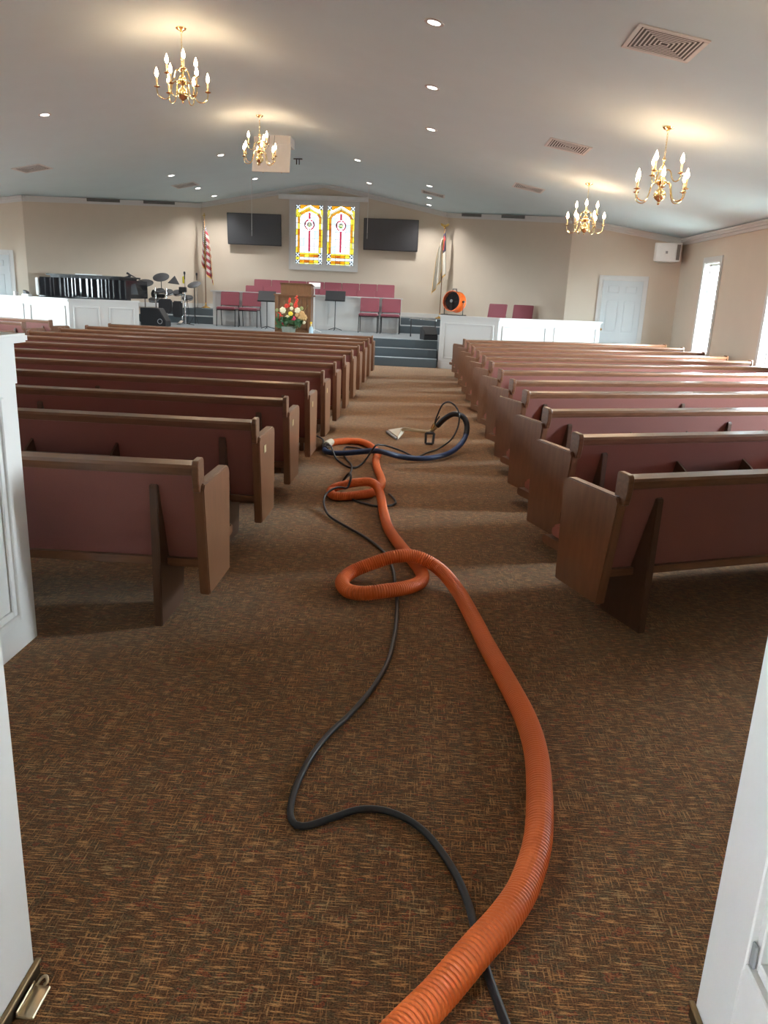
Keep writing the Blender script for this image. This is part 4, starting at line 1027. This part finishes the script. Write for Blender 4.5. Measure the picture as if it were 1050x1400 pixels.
music_stand((-2.70, 19.12, ZS), .1, 1.09, 'white music stand with a sheet of paper at the pulpit side', .14, 'paper', 'plastic_white', -62)

# ------------------------------------------------------------------ flags
def flag(loc, mat, label, side):
    root = thing('flag', label, 'flag', loc)
    MB().lathe([(.004, 0), (.13, 0), (.135, .012), (.10, .03), (.04, .055), (.022, .09), (.018, .15), (.004, .15)], 20).build('base', 'brass', root, smooth=True)
    H = 2.42
    MB().tube([(0, 0, .05), (0, 0, H)], .014, 10).build('pole', 'pulpit_wood', root)
    if side < 0:
        fn = MB().sphere((0, 0, H+.03), .03, 8, 5).sphere((0, 0, H+.085), .026, 8, 5, (1, .8, 1.5))
        for s in (-1, 1): fn.prism([(0, H+.06), (s*.05, H+.13), (s*.12, H+.15), (s*.11, H+.09), (s*.04, H+.05)], -.008, .008, 'y')
        fn.build('eagle_finial', 'brass', root, smooth=True)
    else:
        MB().box(-.012, .012, -.008, .008, H, H+.16).box(-.045, .045, -.008, .008, H+.085, H+.108).build('cross_finial', 'brass', root, bevel=.003, seg=1)
    nu, nv = 44, 26; zt = H-.05; W = 1.0
    vs_, uvs = [], []
    for j in range(nv+1):
        v = j/nv
        for i in range(nu+1):
            u = i/nu
            sp_amt = .10 + .20*v**.7
            drop = 1.22*v + .50*u*(1-.25*v)*(.35+.65*v) + .22*u
            x = -side*.06*(.4+v) + side*(u*sp_amt*1.15) + .020*math.sin(u*17+v*2)
            yv = -.03 - .075*(.4+v)*math.sin(u*4*PI+v*1.2) - .02*u
            vs_.append((x, yv, zt-drop*.93)); uvs.append((u, v))
    fs = [(j*(nu+1)+i, j*(nu+1)+i+1, (j+1)*(nu+1)+i+1, (j+1)*(nu+1)+i) for j in range(nv) for i in range(nu)]
    me = bpy.data.meshes.new('cloth'); me.from_pydata(vs_, [], fs)
    uvl = me.uv_layers.new(name='UVMap')
    for lp in me.loops: uvl.data[lp.index].uv = uvs[lp.vertex_index]
    me.materials.append(MATS[mat]); me.polygons.foreach_set('use_smooth', [True]*len(me.polygons))
    cloth = inst('cloth', me, root)
    so = cloth.modifiers.new('thickness', 'SOLIDIFY'); so.thickness = .004
    edge = [vs_[nv*(nu+1)+i] for i in range(nu+1)]; edge2 = [vs_[j*(nu+1)+nu] for j in range(nv, -1, -1)]
    fringe = MB()
    for E_ in (edge, edge2):
        for a, b_ in zip(E_, E_[1:]):
            fringe.add([(a[0], a[1]-.004, a[2]), (b_[0], b_[1]-.004, b_[2]), (b_[0]+side*.012, b_[1]-.004, b_[2]-.045), (a[0]+side*.012, a[1]-.004, a[2]-.045), (a[0], a[1]+.004, a[2]), (b_[0], b_[1]+.004, b_[2]), (b_[0]+side*.012, b_[1]+.004, b_[2]-.045), (a[0]+side*.012, a[1]+.004, a[2]-.045)],
                       [(0, 1, 2, 3), (7, 6, 5, 4), (0, 4, 5, 1), (3, 2, 6, 7), (0, 3, 7, 4), (1, 5, 6, 2)])
    fringe.build('fringe', 'gold_fringe', cloth)
    MB().tube([(0, -.03, zt), (.03*side, -.07, zt-.5), (.02*side, -.09, zt-1.0), (.07*side, -.08, zt-1.45)], .006, 6).build('cord', 'gold_fringe', root)
flag((-6.36, 22.72, .925), 'flag_stripes', 'red and white striped flag with a blue starred corner on a pole', 1)
flag((.40, 22.72, .925), 'flag_white', 'white flag with a dark corner and gold fringe on a pole', -1)

# ------------------------------------------------------------------ fan on the right half wall
fn = thing('drum_fan', 'orange round fan on a black stand on top of the half wall', 'fan', (.60, 17.27, 1.146), math.radians(-34))
MF_ = Matrix.Translation((0, 0, .29)) @ Matrix.Rotation(math.radians(-6), 4, 'X') @ Matrix.Rotation(PI/2, 4, 'X')
R0 = .215
MB().lathe([(R0-.012, -.15), (R0, -.15), (R0+.006, -.13), (R0, -.12), (R0, .10), (R0+.006, .11), (R0, .12), (R0-.012, .12)], 32, MF_, False).build('shell', 'orange_plastic', fn, smooth=True)
MB().lathe([(.002, .02), (R0-.02, .02), (R0-.02, .03), (.002, .03)], 32, MF_).build('inner_shade', 'vent_dark', fn)
gl_ = MB()
for r in [.035+.0155*i for i in range(12)]: gl_.ring(r, .0022, (0, 0, .112), 28, 5, MF_)
for i in range(12):
    a = 2*PI*i/12; gl_.tube([MF_ @ Vector((.03*math.cos(a), .03*math.sin(a), .112)), MF_ @ Vector((R0*math.cos(a), R0*math.sin(a), .112))], .002, 5)
gl_.build('front_grille', 'black_metal', fn)
MB().lathe([(.002, .115), (.035, .115), (.03, .125), (.002, .126)], 14, MF_).build('hub', 'plastic_grey', fn)
for i in range(4):
    a = PI/2*i; MB().prism([(.03, -.03), (.18, -.055), (.18, .045), (.03, .025)], .06, .066, 'z', MF_ @ Matrix.Rotation(a, 4, 'Z') @ Matrix.Rotation(.4, 4, 'X') @ Matrix.Translation((0, 0, 0))).build('blade', 'black_metal', fn)
MB().tube([(-.235, -.14, .012), (-.235, .14, .012)], .009, 8).tube([(.235, -.14, .012), (.235, .14, .012)], .009, 8).tube([(-.235, -.14, .012), (.235, -.14, .012)], .009, 8).tube([(-.235, 0, .012), (-.235, 0, .29)], .009, 8).tube([(.235, 0, .012), (.235, 0, .29)], .009, 8).build('stand', 'black_metal', fn, smooth=True)
MB().tube([(-.05, 0, .50), (-.045, 0, .55), (.045, 0, .55), (.05, 0, .50)], .010, 8).build('carry_handle', 'black_metal', fn, smooth=True)
for s in (-1, 1): MB().tube([(s*.215, 0, .29), (s*.262, 0, .29)], .022, 10).build('pivot_knob', 'black_plastic', fn, smooth=True)

# handrail at the right of the steps
hr = thing('handrail', 'short pale metal handrail beside the stage steps', 'handrail', (0, 0, 0))
MB().tube([(-.38, 19.4, .94), (-.36, 19.35, .985), (.0, 18.9, .985), (.26, 18.45, .985)], .018, 10).build('rail', 'chrome', hr, smooth=True)
for p in ((-.34, 19.32), (.24, 18.49)): MB().tube([(p[0], p[1], ZS), (p[0], p[1], .975)], .014, 8).build('post', 'black_metal', hr)
mw = thing('monitor_speaker', 'small black monitor wedge on the stage beside the right half wall', 'loudspeaker', (.10, 18.25, ZS), .3)
MB().prism([(-.16, 0), (.16, 0), (.16, .26), (.02, .30), (-.16, .10)], -.17, .17, 'x').build('cabinet', 'black_plastic', mw, bevel=.008, seg=1)
MB().box(-.14, .14, -.004, .004, -.12, .12, Matrix.Translation((0, -.075, .205)) @ Matrix.Rotation(math.radians(-48), 4, 'X')).build('grille', 'vent_dark', mw)

# ------------------------------------------------------------------ piano, drums, monitors, microphones
pn = thing('grand_piano', 'glossy black piano behind the left white half wall', 'piano', (-7.78, 18.10, ZS))
rim = [(-1.03, -.30), (-.75, -.36), (.2, -.36), (.72, -.36), (.98, -.30), (1.02, .95), (.55, 1.05), (.25, .80), (-.15, .55), (-.60, .50), (-1.0, .25)]
def offs(poly, k_): 
    cx_, cy2 = sum(p[0] for p in poly)/len(poly), sum(p[1] for p in poly)/len(poly)
    return [(cx_+(p[0]-cx_)*k_, cy2+(p[1]-cy2)*k_) for p in poly]
# long side: facets added to the shape, angled to mirror windows as pale stripes
front = [(-1.0, -.34)]; px_ = -1.0; rp = random.Random(5)
while px_ < .93:
    w_ = rp.choice([.05, .07, .09, .11]); front += [(px_+w_, -.34+.13*w_), (px_+w_*1.42, -.34)]; px_ += w_*1.42
case = front + [(1.02, .95), (.55, 1.05), (.25, .80), (-.15, .55), (-.60, .50), (-1.0, .25)]
MB().prism(case, .62, 1.02, 'z').build('case', 'gloss_black', pn, bevel=.0)
MB().prism([(-1.02, -.40), (1.02, -.40), (1.02, -.20), (-1.02, -.20)], .54, .62, 'z').build('key_slip', 'gloss_black', pn, bevel=.006)
MB().prism(offs(rim, .88), 1.06, 1.10, 'z').build('lid', 'black_plastic', pn, bevel=.01)
MB().prism(offs(rim, .8), 1.02, 1.06, 'z').build('lid_base', 'black_plastic', pn)
for x, y in ((-.85, -.1), (.85, -.1), (.6, .8)): MB().lathe([(.03, 0), (.035, .05), (.045, .3), (.06, .55), (.05, .62)], 12, Matrix.Translation((x, y, 0))).build('leg', 'gloss_black', pn, smooth=True)
MB().box(-1.10, -1.035, -.36, .2, .62, 1.0).build('end_cheek', 'plastic_white', pn, bevel=.01)
MB().prism([(.0, 0), (.17, .0), (.11, .24), (.02, .22)], -.01, .01, 'y', Matrix.Translation((1.06, -.25, .72))).build('music_desk', 'black_plastic', pn)
MB().box(-.28, .22, -.10, .22, 1.10, 1.125).build('sheet_music', 'paper', pn)

def boom_mic(loc, pts, label):
    root = thing('microphone_stand', label, 'microphone stand', loc)
    MB().lathe([(.004, 0), (.12, 0), (.12, .015), (.02, .025), (.004, .025)], 16).build('base', 'black_metal', root)
    MB().tube([(0, 0, .02)] + pts[:1], .010, 8).build('pole', 'chrome', root)
    if len(pts) > 1:
        MB().tube(pts[:2], .008, 8).build('boom', 'black_metal', root)
    a, b_ = Vector(pts[-2] if len(pts) > 1 else (0, 0, pts[0][2]-.3)), Vector(pts[-1]); d = (b_-a).normalized()
    MB().tube([b_-d*.02, b_+d*.10, b_+d*.12, b_+d*.17, b_+d*.18], [.012, .016, .026, .026, .01], 10).build('microphone', 'black_plastic', root, smooth=True)
boom_mic((-7.02, 19.6, ZS), [(0, 0, 1.00), (-.26, -.05, 1.13)], 'boom microphone stand leaning left over the piano end')
boom_mic((-7.75, 19.35, ZS+.0), [(0, 0, 1.02), (.34, -.05, 1.10)], 'boom microphone stand reaching right along the piano top')
boom_mic((-6.46, 22.20, .925), [(0, 0, .78)], 'upright silver microphone stand beside the striped flag')
boom_mic((-6.30, 20.55, ZS), [(0, 0, 1.14)], 'tall microphone stand at the right side of the drums')

dk = thing('drum_kit', 'black electronic drum kit on a silver rack', 'drum kit', (-6.60, 20.25, ZS))
for x, y in ((-.36, -.05), (-.02, -.22), (.40, -.05), (.18, .40)):
    MB().tube([(x, y, .0), (x, y, .88)], .022, 10).build('rack_post', 'chrome', dk, smooth=True)
MB().tube([(-.40, -.05, .74), (-.02, -.22, .74), (.42, -.05, .74)], .019, 8).tube([(.40, -.05, .60), (.18, .40, .60)], .019, 8).build('rack_bar', 'chrome', dk, smooth=True)
def disc(name, mat, r, th, loc, tilt, parent, yaw=0):
    M = Matrix.Translation(loc) @ Matrix.Rotation(yaw, 4, 'Z') @ Matrix.Rotation(tilt, 4, 'X')
    return MB().lathe([(.002, -th*.5), (r*.93, -th*.5), (r, -th*.2), (r, th*.2), (r*.93, th*.5), (.002, th*.6)], 20, M).build(name, mat, parent, smooth=True)
for x, y, z, r, tl in ((-.26, -.02, .80, .125, .5), (.0, -.12, .78, .125, .55), (.22, -.08, .78, .125, .5), (.44, .06, .66, .14, .4), (-.46, .1, .58, .14, .3)):
    p = disc('drum_pad', 'drum_pad', r, .06, (x, y, z), tl, dk)
    MB().ring(r, .010, (0, 0, 0), 20, 6, Matrix.Translation((x, y, z)) @ Matrix.Rotation(tl, 4, 'X')).build('rim', 'chrome', p, smooth=True)
for x, y, z, r, tl, yw in ((-.66, -.02, .985, .235, .42, .1), (-.28, .18, 1.15, .21, .55, 0), (.55, .3, 1.0, .18, .5, -.3)):
    c = disc('cymbal_pad', 'drum_pad', r, .02, (x, y, z), tl, dk, yw)
    MB().tube([(x, y, z), (x, y+.02, 0.012)], .011, 8).tube([(x-.12, y-.08, .012), (x, y, .25), (x+.12, y-.08, .012)], .008, 6).build('cymbal_stand', 'black_metal', c)
MB().prism([(-.18, -.02), (.14, -.05), (-.02, .20)], -.012, .012, 'z', Matrix.Translation((.08, .15, 1.03)) @ Matrix.Rotation(1.05, 4, 'X')).build('triangle_pad', 'drum_pad', dk, bevel=.006, seg=1)
MB().box(-.22, .12, -.30, -.18, .28, .62).box(.12, .36, -.22, -.10, .18, .58).build('pad_guard', 'drum_pad', dk, bevel=.03)
MB().tube([(-.02, -.26, .02), (-.02, -.22, .30)], .03, 10).build('kick_tower', 'chrome', dk, smooth=True)
for x in (-.02, .34):
    MB().prism([(-.42, .0), (-.12, .0), (-.12, .10), (-.42, .02)], x-.05, x+.05, 'x').build('pedal', 'chrome', dk, bevel=.004, seg=1)
MB().box(.28, .46, -.16, -.04, .80, .93).build('drum_module', 'black_plastic', dk, bevel=.01)
MB().tube([(.46, -.1, .7), (.52, -.12, .3), (.50, -.2, .02), (.7, -.3, .01)], .008, 6).build('cable', 'rubber', dk)
MB().box(.22, .27, .36, .40, 1.02, 1.20).build('yellow_card', 'marker_yellow', dk, bevel=.01)
th_ = thing('drum_throne', 'round black drum stool behind the drum kit', 'stool', (-7.18, 20.85, ZS))
MB().lathe([(.01, .50), (.17, .50), (.19, .53), (.18, .59), (.01, .60)], 20).build('seat', 'black_plastic', th_, smooth=True)
MB().prism([(-.17, .62), (.17, .62), (.20, .72), (.15, .83), (-.15, .83), (-.20, .72)], .17, .21, 'y').build('backrest', 'black_plastic', th_, bevel=.015)
MB().tube([(0, .17, .52), (0, .19, .66)], .012, 8).build('back_post', 'chrome', th_)
MB().tube([(0, 0, .06), (0, 0, .5)], .018, 8).build('post', 'chrome', th_)
for i in range(3):
    a = 2*PI*i/3; MB().tube([(0, 0, .25), (.24*math.cos(a), .24*math.sin(a), .012)], .011, 8).build('leg', 'chrome', th_)
mo = thing('stage_monitor', 'black wedge floor monitor at the end of the left half wall', 'loudspeaker', (-6.50, 18.72, ZS))
MB().prism([(-.27, 0), (.33, 0), (.33, .12), (.16, .42), (-.27, .42)], -.20, .22, 'y').build('cabinet', 'black_plastic', mo, bevel=.012)
M = Matrix.Translation((.25, 0, .265)) @ Matrix.Rotation(math.radians(60), 4, 'Y')
MB().box(-.16, .16, -.17, .19, -.004, .006, M).build('grille', 'vent_dark', mo)
MB().ring(.055, .008, (0, 0, 0), 18, 6, Matrix.Translation((.20, -.205, .12)) @ Matrix.Rotation(PI/2, 4, 'X')).build('handle_ring', 'plastic_grey', mo)

# small things on the left half wall
sm = thing('gadget', 'small black and white gadget on top of the left half wall', 'gadget', (-8.80, 17.16, 1.146), -.34)
MB().box(-.10, .10, -.06, .06, 0, .05).build('base', 'plastic_white', sm, bevel=.01)
MB().prism([(-.05, .05), (.05, .05), (.035, .10), (-.06, .13)], -.05, .04, 'y').build('top', 'black_plastic', sm, bevel=.006, seg=1)
cu = thing('cup', 'small white cup on the left half wall near the left door', 'cup', (-9.12, 17.28, 1.146))
MB().lathe([(.03, 0), (.038, .002), (.045, .09), (.041, .09), (.034, .01), (.002, .01)], 16).build('body', 'plastic_white', cu, smooth=True)
MB().ring(.022, .005, (0, 0, 0), 14, 6, Matrix.Translation((.058, 0, .05)) @ Matrix.Rotation(PI/2, 4, 'X')).build('handle', 'plastic_white', cu, smooth=True)
